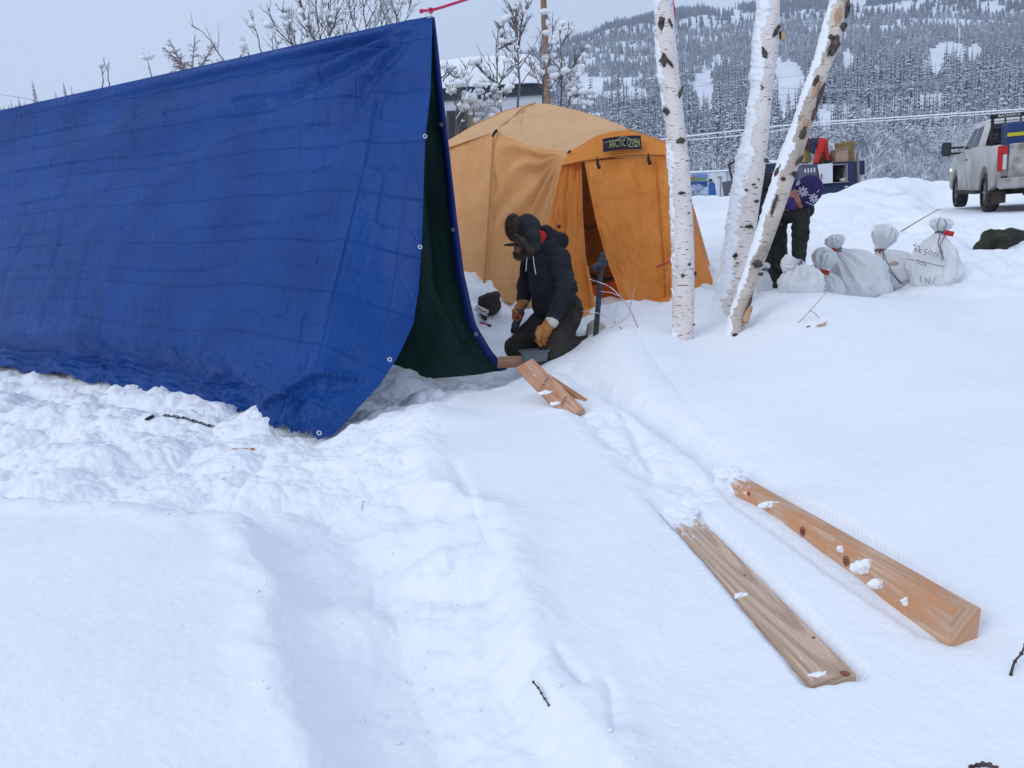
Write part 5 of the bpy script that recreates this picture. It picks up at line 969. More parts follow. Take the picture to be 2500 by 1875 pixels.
# grey bin
M_BIN = mat('grey_plastic', (.15, .18, .20), (.21, .245, .27), 6, .35, trans=.35)
def openbox(c, wx, wy, h, tp, th, ang):
    ca, sa = math.cos(ang), math.sin(ang); R = np.array([[ca, -sa, 0], [sa, ca, 0], [0, 0, 1]]); V = []
    for k_, z_ in ((tp, 0), (1, h)):
        for a, b in ((-1,-1),(1,-1),(1,1),(-1,1)): V.append((a*wx/2*k_, b*wy/2*k_, z_))
    for k_, z_ in ((1, h), (tp, .006)):
        for a, b in ((-1,-1),(1,-1),(1,1),(-1,1)): V.append((a*(wx/2*k_-th), b*(wy/2*k_-th), z_))
    F_ = [(3,2,1,0)]+[(i, (i+1) % 4, 4+(i+1) % 4, 4+i) for i in range(4)]+[(4+i, 4+(i+1) % 4, 8+(i+1) % 4, 8+i) for i in range(4)]+[(8+i, 8+(i+1) % 4, 12+(i+1) % 4, 12+i) for i in range(4)]+[(12,13,14,15)]
    return np.array(V)@R.T+c, F_
cb = P(1305, 873, 6.9)-np.array([0, 0, .03]); bn = thing('plastic_bin', openbox(cb, .225, .15, .095, .84, .004, .12), M_BIN, 'small open grey plastic bin in the snow before the kneeling person\'s knees', 'bin', smooth=False)
rim = openbox(cb+np.array([0, 0, .087]), .25, .172, .010, 1, .016, .12); part('rim', bn, rim, M_BIN, False)
part('contents', bn, join(*[tube([cb+np.array([a, b, .03]), cb+np.array([a+.05, b+.02, .07])], .012, 8) for a, b in ((-.07, 0), (-.03, .03), (-.05, -.04), (.02, .0))]), mat('teal_tool', (.02, .10, .12)), True)
# shovel
M_SHV = mat('shovel_plastic', (.018, .024, .034), (.03, .038, .05), 20, .45)
sh = empty('snow_shovel', P(1451, 850, 7.1), 'black shovel handle with a broad grip standing in the snow right of the kneeling person', 'shovel')
s0, s1 = P(1468, 650, 7.12), P(1452, 850, 7.08); sx1 = np.array([1., 0, 0]); ax_ = (s0-s1)/np.linalg.norm(s0-s1); R_ = np.stack([np.cross(np.array([0, 1., 0]), ax_), np.array([0, 1., 0]), ax_], 1); sl = np.linalg.norm(s0-s1)
part('shaft', sh, box((s0+s1)/2, (.048, .034, sl+.25), R_, .01), M_SHV, False); part('collar', sh, tube([s0+ax_*-.02, s0+ax_*.05], [.032, .03], 10), M_SHV)
part('grip', sh, nets(lambda p: smin(.02, sd_cap(p, P(1449, 654, 7.10), P(1478, 640, 7.14), .030, .028), sd_cap(p, s0, s0+ax_*.05, .03, .034)), s0-.14, s0+.16, .006), M_SHV)
part('blade', sh, box(s1-ax_*.2, (.28, .03, .3), R_, .01), M_SHV, False)
# bag, carton, marker behind the person
dB = float((GS(1185,783, dmin=7.)-C0)@fwd)+.06
def bag(p):
    d = sd_ell(p, K(180, 1050, dB), np.array([.125, .12, .115])); d = smin(.03, d, sd_cap(p, K(110, 1000, dB-.05), K(230, 970, dB-.05), .05, .055), sd_cap(p, K(120, 1110, dB-.05), K(130, 1170, dB-.1), .05, .03)); return d+wrk(p, .03, 9, 4)
bg_ = thing('duffel_bag', nets(bag, K(180,1060,dB)-.24, K(180,1060,dB)+.24, .009), mat('dark_canvas', (.035, .028, .026), (.07, .055, .05), 8, .9, .5, 30), 'crumpled dark brown bag on the snow between the tarp and the orange tent', 'bag')
part('strap', bg_, tube(smoothpl([K(80,1010,dB-.12), K(150,980,dB-.16), K(210,985,dB-.16), K(240,1010,dB-.14)], 20), .008, 6), M_BLK)
ct = P(1176, 758, dB-.2); cm_ = frame(ct, (.86, .1, -.5), (-.1, .99, .05), (.5, .02, .86)); ca = thing('carton', xf(box((0, 0, 0), (.14, .07, .06)), cm_), mat('carton_white', (.55, .55, .57), (.62, .62, .64), 10), 'small white carton with red print tipped beside the brown bag', 'carton', smooth=False)
part('print', ca, xf(join(*[box((-.03+.03*i, -.036, .008-.012*(i % 2)), (.024, .002, .01)) for i in range(4)]), cm_), M_RED, False)
mk = thing('marker', tube([GS(1172,790,dmin=6.9,lift=.01), GS(1191,795,dmin=6.9,lift=.01)], .011, 8), M_ROPE, 'pink and black marker pen dropped on the snow by the tarp edge', 'marker'); part('cap', mk, tube([GS(1190,795,dmin=6.9,lift=.01), GS(1199,798,dmin=6.9,lift=.01)], .012, 8), M_BLK)
# frosted twigs before the tent
def Z1(x, y): return (1000+x/2.2125, 200+y/2.2125)
tws = [([(1240,1345),(1190,1222),(1140,1160),(1080,1100),(970,1065)], .007), ([(1140,1160),(1090,1138),(1030,1132)], .004), ([(1190,1222),(1205,1170),(1218,1105)], .005), ([(1185,1372),(1110,1300),(1020,1247),(930,1240)], .006), ([(1190,1250),(1150,1290),(1070,1345)], .005), ([(1175,1195),(1195,1200)], .004), ([(1212,1120),(1200,1105)], .003), ([(1110,1300),(1112,1200)], .002)]
M_PTW = mat('frosted_twig', (.36, .25, .26), (.60, .56, .60), 18, .85)
thing('frosted_twigs', join(*[tube(smoothpl([P(*Z1(*q), 6.85) for q in pl], 14, 1), np.linspace(r, r*.5, 14), 5) for pl, r in tws]), M_PTW, 'spray of thin pink frosted twigs sticking up in front of the tent door', 'twigs')
# ------------------------------------------------------------ bending person
def B(x, y, d): return P(1800+x/4.74, 400+y/4.74, d)
M_JK = mat('jacket_dark', (.010, .013, .013), (.019, .023, .021), 8, .85, .7, 35, bdist=.01); M_PUR = mat('purple_knit', (.020, .012, .075), (.030, .018, .11), 60, .9, .6, 120); M_GAIT = mat('purple_gaiter', (.035, .024, .12), (.05, .035, .16), 12, .85, .4, 30)
hd = B(765, 360, 7.84); S1_, E1, W1_ = B(745, 560, 7.86), B(722, 830, 7.75), B(712, 1110, 7.68); S2_, E2, W2_ = B(510, 600, 8.05), B(470, 860, 8.0), B(505, 1085, 7.85)
hp, k1, f1 = B(320, 330, 8.1), B(330, 850, 8.0), B(475, 1395, 7.95); hp2, k2, f2 = B(400, 380, 8.3), B(440, 880, 8.28), B(530, 1420, 8.28)
def body2(p):
    d = sd_ell(p, hd, np.array([.095, .085, .095])); d = smin(.02, d, sd_ell(p, B(705, 430, 7.80), np.array([.035, .045, .030]))); d = smin(.01, d, sd_ell(p, B(748, 492, 7.79), np.array([.013, .013, .018])))
    for e_ in (7.765, 7.84): d = np.maximum(d, -sd_ell(p, B(742, 462, e_), np.array([.012, .012, .010])))
    d = smin(.03, d, sd_cap(p, hd, B(600, 420, 7.9), .05, .07)); d = smin(.05, d, sd_cap(p, B(600, 420, 7.9), B(340, 330, 8.1), .13, .13), sd_cap(p, S1_, E1, .05, .042), sd_cap(p, S2_, E2, .05, .042))
    d = smin(.03, d, sd_cap(p, E1, W1_, .042, .033), sd_cap(p, E2, W2_, .042, .033)); return smin(.04, d, sd_cap(p, hp, k1, .08, .06), sd_cap(p, k1, f1, .06, .045), sd_cap(p, hp2, k2, .08, .06), sd_cap(p, k2, f2, .06, .045))
lo, hi = bounds([hd, W1_, f1, f2, hp], .2); per2 = thing('person', nets(body2, lo, hi, .015), M_SKIN, 'person bending over the white sacks behind the birches in a purple snowflake hat', 'person')
def jk(p):
    d = smin(.06, sd_cap(p, B(545, 420, 8.02), B(350, 330, 8.12), .17, .20), sd_ell(p, B(650, 590, 7.93), np.array([.15, .13, .085]))); a = smin(.03, sd_cap(p, S1_, E1, .086, .078), sd_cap(p, E1, W1_, .078, .068)); b = smin(.03, sd_cap(p, S2_, E2, .078, .070), sd_cap(p, E2, W2_, .070, .060))
    d = smin(.05, d, sd_cap(p, B(520, 430, 8.12), B(760, 520, 8.02), .16, .11)); d = smin(.04, d, a); d = smin(.04, d, b); rg = .0035*np.sin(p[..., 2]*75+4*p[..., 0]*6)*sstep(.6, .2, np.linalg.norm(p-E1, axis=-1)); return np.maximum(d+wrk(p, .018, 7, 13)+rg, -sd_ell(p, B(730, 380, 7.76), np.array([.12, .12, .11])))
lo, hi = bounds([B(650,150,7.8), W1_, W2_, hp], .26); part('jacket', per2, nets(jk, lo, hi, .011), M_JK)
def pn2(p): d = smin(.05, sd_cap(p, hp, k1, .15, .11), sd_cap(p, k1, f1, .11, .08)); return smin(.04, d, sd_cap(p, hp2, k2, .15, .11), sd_cap(p, k2, f2, .11, .08))+wrk(p, .014, 8, 17)
lo, hi = bounds([hp, f1, f2, k1, hp2], .22); part('trousers', per2, nets(pn2, lo, hi, .013), M_JK)
for f_, nm in ((f1, 'boot'), (f2, 'boot')): part(nm, per2, nets(lambda p: smin(.03, sd_cap(p, f_, f_+np.array([0, 0, -.08]), .085, .08), sd_cap(p, f_+np.array([0, 0, -.08]), f_+np.array([.14, -.03, -.1]), .07, .06)), f_-.26, f_+.26, .012), M_BLK)
for w_, e_ in ((W1_, E1), (W2_, E2)):
    def gv(p, w_=w_):
        d = sd_ell(p, w_+np.array([0, 0, -.03]), np.array([.05, .035, .055]))
        for i in range(4): a = w_+np.array([-.03+.02*i, -.01, -.07]); d = smin(.01, d, smin(.008, sd_cap(p, a, a+np.array([.008, -.012, -.045]), .016, .014), sd_cap(p, a+np.array([.008, -.012, -.045]), a+np.array([.012, .015, -.068]), .014, .012)))
        return smin(.012, d, sd_cap(p, w_+np.array([-.04, -.01, -.03]), w_+np.array([-.055, -.02, -.08]), .018, .014))
    part('glove', per2, nets(gv, w_-.17, w_+.12, .006), M_BLK)
hc = B(835, 295, 7.82); h1 = nets(lambda p: smin(.04, sd_ell(p, hc, np.array([.132, .125, .137])), sd_cap(p, B(720, 340, 7.86), B(810, 400, 7.8), .09, .09))+.0015*fbm(p[..., 0]*70, p[..., 1]*70, p[..., 2]*70), hc-.25, hc+.2, .0065)
ht2 = part('hat', per2, h1, M_PUR)
M_KNW = mat('knit_white', (.40, .40, .48), (.50, .50, .58), 80, .95)
def on_hat(x, y):
    c = B(x, y, 7.5); dv = c-C0; dv /= np.linalg.norm(dv); s = 5.
    for _ in range(80):
        p = C0+dv*s; k = float(smin(.04, sd_ell(p[None], hc, np.array([.132, .125, .137])), sd_cap(p[None], B(720, 340, 7.86), B(810, 400, 7.8), .09, .09))[0]); s += k*.8
        if abs(k) < .0005: break
        if s > 9: return None
    return C0+dv*(s-.002)
st_ = []
def stroke(pts, w=.0055):
    q = [on_hat(*p) for p in resample(pts, 8)]
    if all(i is not None for i in q): st_.append(tube(np.array(q), w, 5))
for cx_, cy_, R0 in ((757, 322, 62), (885, 400, 55), (690, 215, 40)):
    for k in range(8):
        a = k*math.pi/4+.12; c_, s_ = math.cos(a), math.sin(a)
        stroke([(cx_+c_*R0*.22, cy_+s_*R0*.22), (cx_+c_*R0*.6-s_*R0*.17, cy_+s_*R0*.6+c_*R0*.17), (cx_+c_*R0, cy_+s_*R0)], .0048); stroke([(cx_+c_*R0*.22, cy_+s_*R0*.22), (cx_+c_*R0*.6+s_*R0*.17, cy_+s_*R0*.6-c_*R0*.17), (cx_+c_*R0, cy_+s_*R0)], .0048)
for a, b in (((770,395),(900,470)), ((800,350),(845,365)), ((700,160),(780,165)), ((650,250),(700,270)), ((790,440),(880,480)), ((920,330),(950,300)), ((665,180),(690,150))): stroke([a, b], .004)
if st_: part('snowflake_pattern', ht2, join(*st_), M_KNW)
part('neck_gaiter', per2, nets(lambda p: smin(.04, sd_cap(p, B(600, 250, 7.88), B(610, 430, 7.84), .07, .07), sd_cap(p, B(610, 460, 7.82), B(650, 505, 7.80), .062, .034))+wrk(p, .012, 12, 4), B(610,400,7.85)-.26, B(610,400,7.85)+.26, .009), M_GAIT)
# ------------------------------------------------------------ sacks
M_SACK = mat('white_sack', (.76, .79, .80), (.84, .85, .86), 5, .65, .4, 22, trans=.2, bdist=.02); M_TAG = mat('red_tag', (.40, .02, .015), None, rough=.6); M_STR = mat('grey_string', (.10, .10, .17))
def S_(x, y): return (1850+x/3.403, 500+y/3.403)
def sack(bot, neck, puff, wpx, ppx, d, label, s, tagp=None, strs=(), extra=0., flat=.8):
    gp_ = GS(*S_(*bot), dmin=7.0); d = float((gp_-C0)@fwd)+.10+extra
    b0, n0, p0_ = P(*S_(*bot), d), P(*S_(*neck), d), P(*S_(*puff), d); R0 = wpx/3.403/2*d/F; Rp = ppx/3.403/2*d/F
    path = [b0+(0, 0, -.05), b0, b0+(n0-b0)*.18, b0+(n0-b0)*.45, b0+(n0-b0)*.72, b0+(n0-b0)*.9, n0, n0+(p0_-n0)*.15, n0+(p0_-n0)*.5, n0+(p0_-n0)*.85, p0_]; rad = [R0*.6, R0*.88, R0, R0*.97, R0*.66, R0*.30, R0*.11+.012, Rp*.45, Rp, Rp*.85, Rp*.12]
    n, m = 70, 96; pa = np.array(path); t = np.linspace(0, len(pa)-1, n); pts = np.stack([np.interp(t, range(len(pa)), pa[:, k]) for k in range(3)], -1); rr = np.interp(t, range(len(pa)), rad)
    for _ in range(3): rr[1:-1] = .25*rr[:-2]+.5*rr[1:-1]+.25*rr[2:]; pts[1:-1] = .25*pts[:-2]+.5*pts[1:-1]+.25*pts[2:]
    th = np.arange(m)*2*math.pi/m; T = np.gradient(pts, axis=0); T /= np.linalg.norm(T, axis=1, keepdims=True); X = np.array([1., 0, 0])-T*T[:, :1]; X /= np.linalg.norm(X, axis=1, keepdims=True); Y = np.cross(T, X)
    dn = np.abs(t-6)/3.4; pl = np.exp(-dn**2); ph = s*1.3; ple = pl[:, None]*(.16*np.sin(11*th[None]+ph+1.5*np.sin(t[:, None]))+.10*np.sin(19*th[None]+2*ph)+.05*np.sin(31*th[None]))
    lum = .16*fbm(np.cos(th)[None]*2+s, np.sin(th)[None]*2, t[:, None]*.8+0*th, o=4, s=s)+.09*fbm(np.cos(th)[None]*5+s, np.sin(th)[None]*5, t[:, None]*2.2+0*th, o=3, s=s+3)*(1+2*(t[:, None] > 6.5))
    V = pts[:, None]+(rr[:, None]*(1+ple+lum))[..., None]*(np.cos(th)[None, :, None]*X[:, None]+flat*np.sin(th)[None, :, None]*Y[:, None])
    F_ = [tuple(q) for q in grid_faces(n, m, True).tolist()]+[tuple(range(m))[::-1], tuple((n-1)*m+i for i in range(m))]
    root = empty('sack', b0, label, 'sack', 'filled white sacks'); part('cloth', root, (V.reshape(-1, 3), F_), M_SACK)
    part('tie', root, join(*[torus(n0+ax_*0+T[int(6/(len(pa)-1)*n)]*k, R0*.12+.020, .005, T[int(6/(len(pa)-1)*n)], 16, 5) for k in (-.006, .006)]), M_STR)
    if tagp: c = P(*S_(*tagp[:2]), d-.10); part('red_tag', root, box(c, (tagp[2]/3.403*d/F, .004, tagp[3]/3.403*d/F), np.array([[math.cos(.25), 0, math.sin(.25)], [0, 1, 0], [-math.sin(.25), 0, math.cos(.25)]])), M_TAG, False)
    for q in strs: part('string', root, tube(smoothpl([P(*S_(a, b_), d-c_) for a, b_, c_ in q], 20, 1), .0045, 5), M_STR)
    return root, d
s5, d5 = sack((1440,660), (1515,235), (1530,105), 400, 175, 8.4, 'upright white sack with handwritten black letters and a red tag at its neck', 5, (1588,237,82,42), [[(1500,230,.08),(1490,160,.12),(1520,105,.10)], [(1540,220,.08),(1575,160,.12),(1545,120,.12)], [(1515,240,.1),(1500,320,.16),(1520,390,.2),(1530,470,.24)], [(1525,240,.1),(1560,250,.12),(1515,330,.17),(1530,400,.2),(1548,460,.24)], [(1515,395,.21),(1540,395,.22)]], flat=.75)
M_MRK = mat('marker_ink', (.15, .15, .19))
def sack_text(pl, R=.40):
    p = [P(*S_(a, b_), d5-(.75*.0588*d5/8.4*8.4/8.4)*0-math.sqrt(max(0, 1-((a-1440)/225.)**2))*.75*(400/3.403/2*d5/F)*1.02-.012) for a, b_ in pl]; return tube(np.array(p), .0034, 4)
LT = [[(1345,345),(1290,340),(1320,320)],[(1298,395),(1310,350),(1325,395)],[(1302,378),(1322,378)],[(1345,350),(1338,400)],[(1360,372),(1338,375),(1358,405)],[(1408,372),(1378,372),(1380,390),(1405,395),(1400,415),(1372,412)],[(1430,380),(1418,400),(1428,418),(1448,408),(1445,385),(1430,380)],[(1460,430),(1468,390),(1500,432),(1508,385)],
      [(1240,450),(1360,470),(1545,515)],[(1330,455),(1318,475),(1335,490),(1345,470),(1330,455)],[(1360,470),(1345,490),(1362,502),(1375,482),(1360,470)],[(1385,480),(1398,478),(1388,492),(1400,500),(1383,508)],
      [(1345,600),(1358,592),(1352,615),(1365,632),(1348,640)],[(1395,655),(1392,605),(1425,660),(1430,600)],[(1450,655),(1482,592)]]
part('lettering', s5, join(*[sack_text(resample(q, 12)) for q in LT]), M_MRK)
sack((930,735), (655,378), (625,245), 450, 150, 7.95, 'largest white sack slumped in the middle with a red tag by its twisted neck', 3, (630,380,38,42), [[(650,375,.1),(690,372,.12),(696,390,.12),(660,392,.1)]])
sack((1190,690), (1015,380), (1080,160), 420, 195, 8.2, 'white sack with a tall crumpled top and a long dangling grey string', 4, (1016,385,18,36), [[(1030,370,.12),(1050,470,.2),(1110,570,.28),(1185,652,.32)],[(1035,375,.12),(1075,480,.2),(1130,580,.28),(1190,648,.32)],[(1185,650,.32),(1222,668,.33)],[(1180,652,.32),(1260,622,.33)]])
s6, _ = sack((1240,650), (1110,490), (1040,440), 200, 110, 8.05, 'half buried white sack with a brown smudge, lying beside the lettered one', 6); part('brown_stain', s6, nets(lambda p: sd_ell(p, P(*S_(1130,488), 7.98), np.array([.05, .03, .025]))+wrk(p, .01, 30), P(*S_(1130,488), 7.98)-.09, P(*S_(1130,488), 7.98)+.09, .006), mat('stain', (.30, .21, .15), (.42, .34, .28), 30))
sack((650,735), (520,560), (575,350), 190, 190, 7.65, 'small front sack with a puffed top and a wide red tag between two bigger sacks', 2, (548,558,92,38), [[(440,510,.05),(470,500,.08),(490,540,.06)],[(450,525,.05),(500,570,.08)]], -.30)
sack((370,730), (345,487), (190,500), 370, 150, 7.6, 'pleated white sack directly under the bending person\'s hands', 1, None, [[(215,440,.0),(280,462,.03),(335,487,.03)]])
sack((55,720), (60,540), (80,480), 120, 60, 8.3, 'narrow white sack half hidden behind the leaning birch', 7)
# dark cloth on the snow at right
def Z3(x, y): return (1650+x/2.602, 250+y/2.602)
D_ = lambda x, y, d: P(*Z3(x, y), d)
dC = float((GS(*Z3(2000,935), dmin=7.5)-C0)@fwd)+.05
def cloth(p):
    d = smin(.05, sd_cap(p, D_(1915,930,dC), D_(2000,870,dC), .04, .12), sd_cap(p, D_(2000,875,dC), D_(2110,865,dC), .12, .13), sd_cap(p, D_(2110,850,dC), D_(2130,825,dC), .08, .07), sd_cap(p, D_(2130,850,dC), D_(2240,845,dC), .09, .05), sd_cap(p, D_(2085,880,dC-.1), D_(2070,930,dC-.1), .09, .05)); return d+wrk(p, .06, 6, 5)
thing('canvas_bag', nets(cloth, D_(2080,880,dC)-.75, D_(2080,880,dC)+.85, .018), mat('olive_canvas', (.022, .024, .018), (.040, .042, .030), 7, .9, .5, 20), 'dark olive crumpled bag lying alone on the snow at the right edge', 'bag')
# twigs and litter
def twig(pts, d, r, name, label, m=M_KNOT, cat='twig', group=None): return thing(name, tube(smoothpl([P(a, b, d) for a, b in pts], 14, 1), np.linspace(r, r*.6, 14), 5), m, label, cat, group)
M_STALK = mat('dry_stalk', (.22, .17, .14), (.36, .30, .26), 20, .85)
twig([(1937,800),(1975,762),(2019,712)], 6.3, .0035, 'dry_stalk', 'long thin dry stalk leaning over the crest of the snow mound', M_STALK, 'stalk'); twig([(1976,757),(1990,765),(2012,792)], 6.28, .003, 'dry_stalk', 'short side stalk beside the tan leaf on the mound', M_STALK, 'stalk')
lp = GS(2006,797); thing('dry_leaf', xf((np.array([(-.05,0,0),(-.02,.012,.012),(.02,.014,.018),(.05,0,.04),(.02,-.014,.006),(-.02,-.012,.0)]), [(0,1,5),(1,2,4,5),(2,3,4)]), frame(lp+np.array([0,0,.004]), (1,0,0), (0,1,0), (0,0,1))), mat('leaf', (.50, .33, .20), (.40, .25, .14), 30), 'curled tan leaf lying on the snow mound right of the birches', 'leaf', smooth=False)
twig([(1970,799),(1976,797),(1983,800)], 6.15, .010, 'bark_flake', 'dark bark flake next to the tan leaf', cat='flake')
twig([(2200,565),(2240,540),(2294,510)], 10., .009, 'bare_branch', 'thin bare branch slanting out of the snow behind the tall topped sack', M_STALK, 'branch')
q = GS(1347,1727); q2 = GS(1326,1710)
def ntwig(pts, lifts, r, label):
    pl = np.array([GS(a, b)+np.array([0, 0, c]) for (a, b), c in zip(pts, lifts)]); t = smoothpl(pl, 16, 1); gs = [tube(t, np.linspace(r, r*.7, 16), 6)]
    for i in (0, 4, 7, 10, 13): gs.append(sphere(t[i]+np.array([0, -.001, .001]), (r*1.7, r*1.5, r*1.6), 6, 7, .4, i))
    thing('twig', join(*gs), M_KNOT, label, 'twig')
ntwig([(1304,1693),(1318,1703),(1330,1718),(1347,1728)], [.035,.025,.015,-.005], .0026, 'knobbly black twig on the bare snow near the bottom centre')
ntwig([(2467,1648),(2476,1630),(2492,1622),(2504,1602),(2530,1590)], [0,.02,.03,.045,.05], .0032, 'dark budded twig at the right edge beyond the beam end')
ntwig([(2370,1874),(2395,1870),(2410,1873),(2440,1880)], [0,.004,.008,0], .004, 'dark twig on the snow at the bottom right corner')
ntwig([(884,1246),(886,1230),(892,1232)], [0,.015,.01], .0012, 'tiny hooked twig in the trampled snow below the tarp')
for i, (pa_, lb) in enumerate([([(358,1028),(366,1024),(374,1020)], 'short piece of dark chain on the snow left of the longer one'), ([(402,1018),(425,1020),(450,1024),(475,1032),(500,1040),(520,1045)], 'longer dark chain trailing over the lumpy snow below the tarp')]):
    t = resample(np.array([GS(a, b)+np.array([0, 0, .012]) for a, b in pa_]), 10 if i == 0 else 34); gs = []
    for k, c in enumerate(t):
        if k % 3 == 2 and i == 1: continue
        gs.append(torus(c, .012, .004, (0, 1, .3) if k % 2 else (.2, .3, 1), 8, 5))
    thing('chain', join(*gs), M_BLK, lb, 'chain')
ntwig([(2068,672),(2095,645),(2132,617)], [.0,.0,.0], .0001, 'hair thin stalk') if False else None
# ------------------------------------------------------------ pickup truck
M_PAINT = mat('dirty_white_paint', (.60, .61, .60), (.36, .32, .26), 1.1, .4, .1, 40, spec=.5, ramp=(.42, .75)); M_DIRT = mat('road_grime', (.20, .185, .165), (.42, .42, .42), 5, .8, .5, 20); 
def grime(m, z0=.45, z1=1.45):
    N, L, b = nn(m); tcn = N.new('ShaderNodeTexCoord'); sp = N.new('ShaderNodeSeparateXYZ'); L.new(tcn.outputs['Object'], sp.inputs[0]); n = N.new('ShaderNodeTexNoise'); n.inputs['Scale'].default_value = 3; n.inputs['Detail'].default_value = 8; L.new(tcn.outputs['Object'], n.inputs['Vector'])
    r = N.new('ShaderNodeMapRange'); r.inputs[1].default_value = z0; r.inputs[2].default_value = z1; r.inputs[3].default_value = .85; r.inputs[4].default_value = -.25; L.new(sp.outputs['Z'], r.inputs[0]); a = N.new('ShaderNodeMath'); a.operation = 'ADD'; a.use_clamp = True; L.new(r.outputs[0], a.inputs[0])
    s_ = N.new('ShaderNodeMath'); s_.operation = 'MULTIPLY_ADD'; s_.inputs[1].default_value = 1.2; s_.inputs[2].default_value = -.55; L.new(n.outputs[0], s_.inputs[0]); L.new(s_.outputs[0], a.inputs[1]); old = b.inputs['Base Color'].links[0].from_socket; q = N.new('ShaderNodeMix'); q.data_type = 'RGBA'; L.new(a.outputs[0], q.inputs[0]); L.new(old, q.inputs[6]); q.inputs[7].default_value = (.17, .145, .115, 1); L.new(q.outputs[2], b.inputs['Base Color'])
grime(M_PAINT)
M_TYRE = mat('tyre', (.018, .017, .017), (.06, .055, .05), 14, .85, .6, 40); M_RIM = mat('rim', (.20, .19, .18), None, rough=.35, metal=.8); M_UND = mat('underbody', (.02, .018, .016), (.06, .05, .045), 6, .9)
e1 = _dr.copy(); e3 = np.array([0, 0, 1.]); e2 = np.cross(e3, e1); e2 /= np.linalg.norm(e2); e3 = np.cross(e1, e2); TO = _a-e2*.86; TM = frame(TO, e1, e2, e3); WBs = float(np.linalg.norm(_b-_a))
tk = empty('pickup_truck', TO, 'dirty white crew cab pickup with red tail light, parked on the packed road', 'truck')
T = lambda g: xf(g, TM)
def arch(cx, r, z0, n=12): return [(cx+r*math.cos(a), z0+r*math.sin(a)) for a in np.linspace(0, math.pi, n)]
xr, xfnt = -1.25, WBs+.95
side = [(xr, .62), (xr, 1.36), (1.0, 1.40), (1.25, 1.42), (WBs-.15, 1.36), (WBs+.5, 1.28), (xfnt-.1, 1.12), (xfnt, .8), (xfnt, .5)]+arch(WBs, .53, .44)[0:]+arch(0, .53, .44)+[(xr, .5)]
side = [(xr, .58), (xr, 1.36), (1.0, 1.40), (1.25, 1.42), (WBs-.15, 1.36), (WBs+.5, 1.28), (xfnt-.1, 1.12), (xfnt, .8), (xfnt, .52)]+arch(WBs, .53, .46)+[(WBs-.56, .46), (.56, .46)]+arch(0, .53, .46)
def yex(poly, y0, y1):
    n = len(poly); V = [(a, y0, b) for a, b in poly]+[(a, y1, b) for a, b in poly]; return np.array(V, float), [tuple(range(n)), tuple(range(n, 2*n))[::-1]]+[(i, n+i, n+(i+1) % n, (i+1) % n) for i in range(n)]
part('body', tk, T(join(yex(side, .90, 1.0), yex(side, -1.0, -.90), box(((1.15+xfnt)/2, 0, .92), (xfnt-1.3, 1.8, .84)), box((0, 0, .80), (2.4, 1.8, .12)), box((1.12, 0, 1.1), (.06, 1.8, .58)), box((WBs+.35, 0, 1.28), (1.1, 1.78, .1), bev=.04))), M_PAINT, False)
part('tailgate', tk, T(box((xr-.02, 0, 1.02), (.08, 1.56, .70), bev=.02)), M_DIRT, False); part('bumper', tk, T(join(box((xr-.12, 0, .60), (.18, 1.94, .22), bev=.04), box((xr-.17, 0, .46), (.16, .1, .1)))), M_DIRT, False)
def house(pts0, z0, pts1, z1): V = [(a, b, z0) for a, b in pts0]+[(a, b, z1) for a, b in pts1]; return np.array(V, float), [(3,2,1,0),(4,5,6,7)]+[(i, (i+1) % 4, 4+(i+1) % 4, 4+i) for i in range(4)]
cabg = house([(1.22,-.92),(WBs-.25,-.92),(WBs-.25,.92),(1.22,.92)], 1.38, [(1.5,-.74),(WBs-1.0,-.74),(WBs-1.0,.74),(1.5,.74)], 1.98)
part('cab', tk, T(cabg), M_PAINT, False); part('roof', tk, T(box(((1.5+WBs-1.0)/2, 0, 1.985), (WBs-2.45, 1.5, .07), bev=.03)), mat('roof_white', (.62, .64, .66)), False)
def quadp(a, b, c, d_, off, nm, m, parent=tk):
    q = np.array([a, b, c, d_], float); n = np.cross(q[1]-q[0], q[2]-q[0]); n /= np.linalg.norm(n); n *= np.sign(n.dot(q.mean(0)-np.array([2.3, 0, 1.5]))); V = np.concatenate([q+n*off, q+n*(off-.012)]); F_ = [(0,1,2,3),(7,6,5,4)]+[(i, 4+i, 4+(i+1) % 4, (i+1) % 4) for i in range(4)]; return part(nm, parent, T((V, F_)), m, False)
def sidept(x, z, s=1): t = (z-1.38)/.6; return (x, s*(.92-.18*t), z)
for s in (1, -1):
    quadp(sidept(1.52, 1.45, s), sidept(2.32, 1.45, s), sidept(2.28, 1.90, s), sidept(1.66, 1.90, s), .006, 'side_window', M_DGL); quadp(sidept(2.42, 1.45, s), sidept(WBs-.55, 1.45, s), sidept(WBs-1.08, 1.90, s), sidept(2.40, 1.90, s), .006, 'side_window', M_DGL)
quadp((1.26,-.80,1.44), (1.26,.80,1.44), (1.465,.66,1.91), (1.465,-.66,1.91), .02, 'rear_window', M_DGL); quadp((WBs-.32,-.82,1.44), (WBs-.32,.82,1.44), (WBs-.92,.68,1.92), (WBs-.92,-.68,1.92), .012, 'windscreen', M_DGL)
M_TAIL = mat('tail_light', (.28, .01, .012), None, rough=.3, emit=((1, .05, .04), .09)); M_LENS = mat('clear_lens', (.5, .5, .5), None, rough=.2); M_LAMP = mat('marker_lamp', (.8, .6, .2), None, emit=((1, .82, .45), 3.))
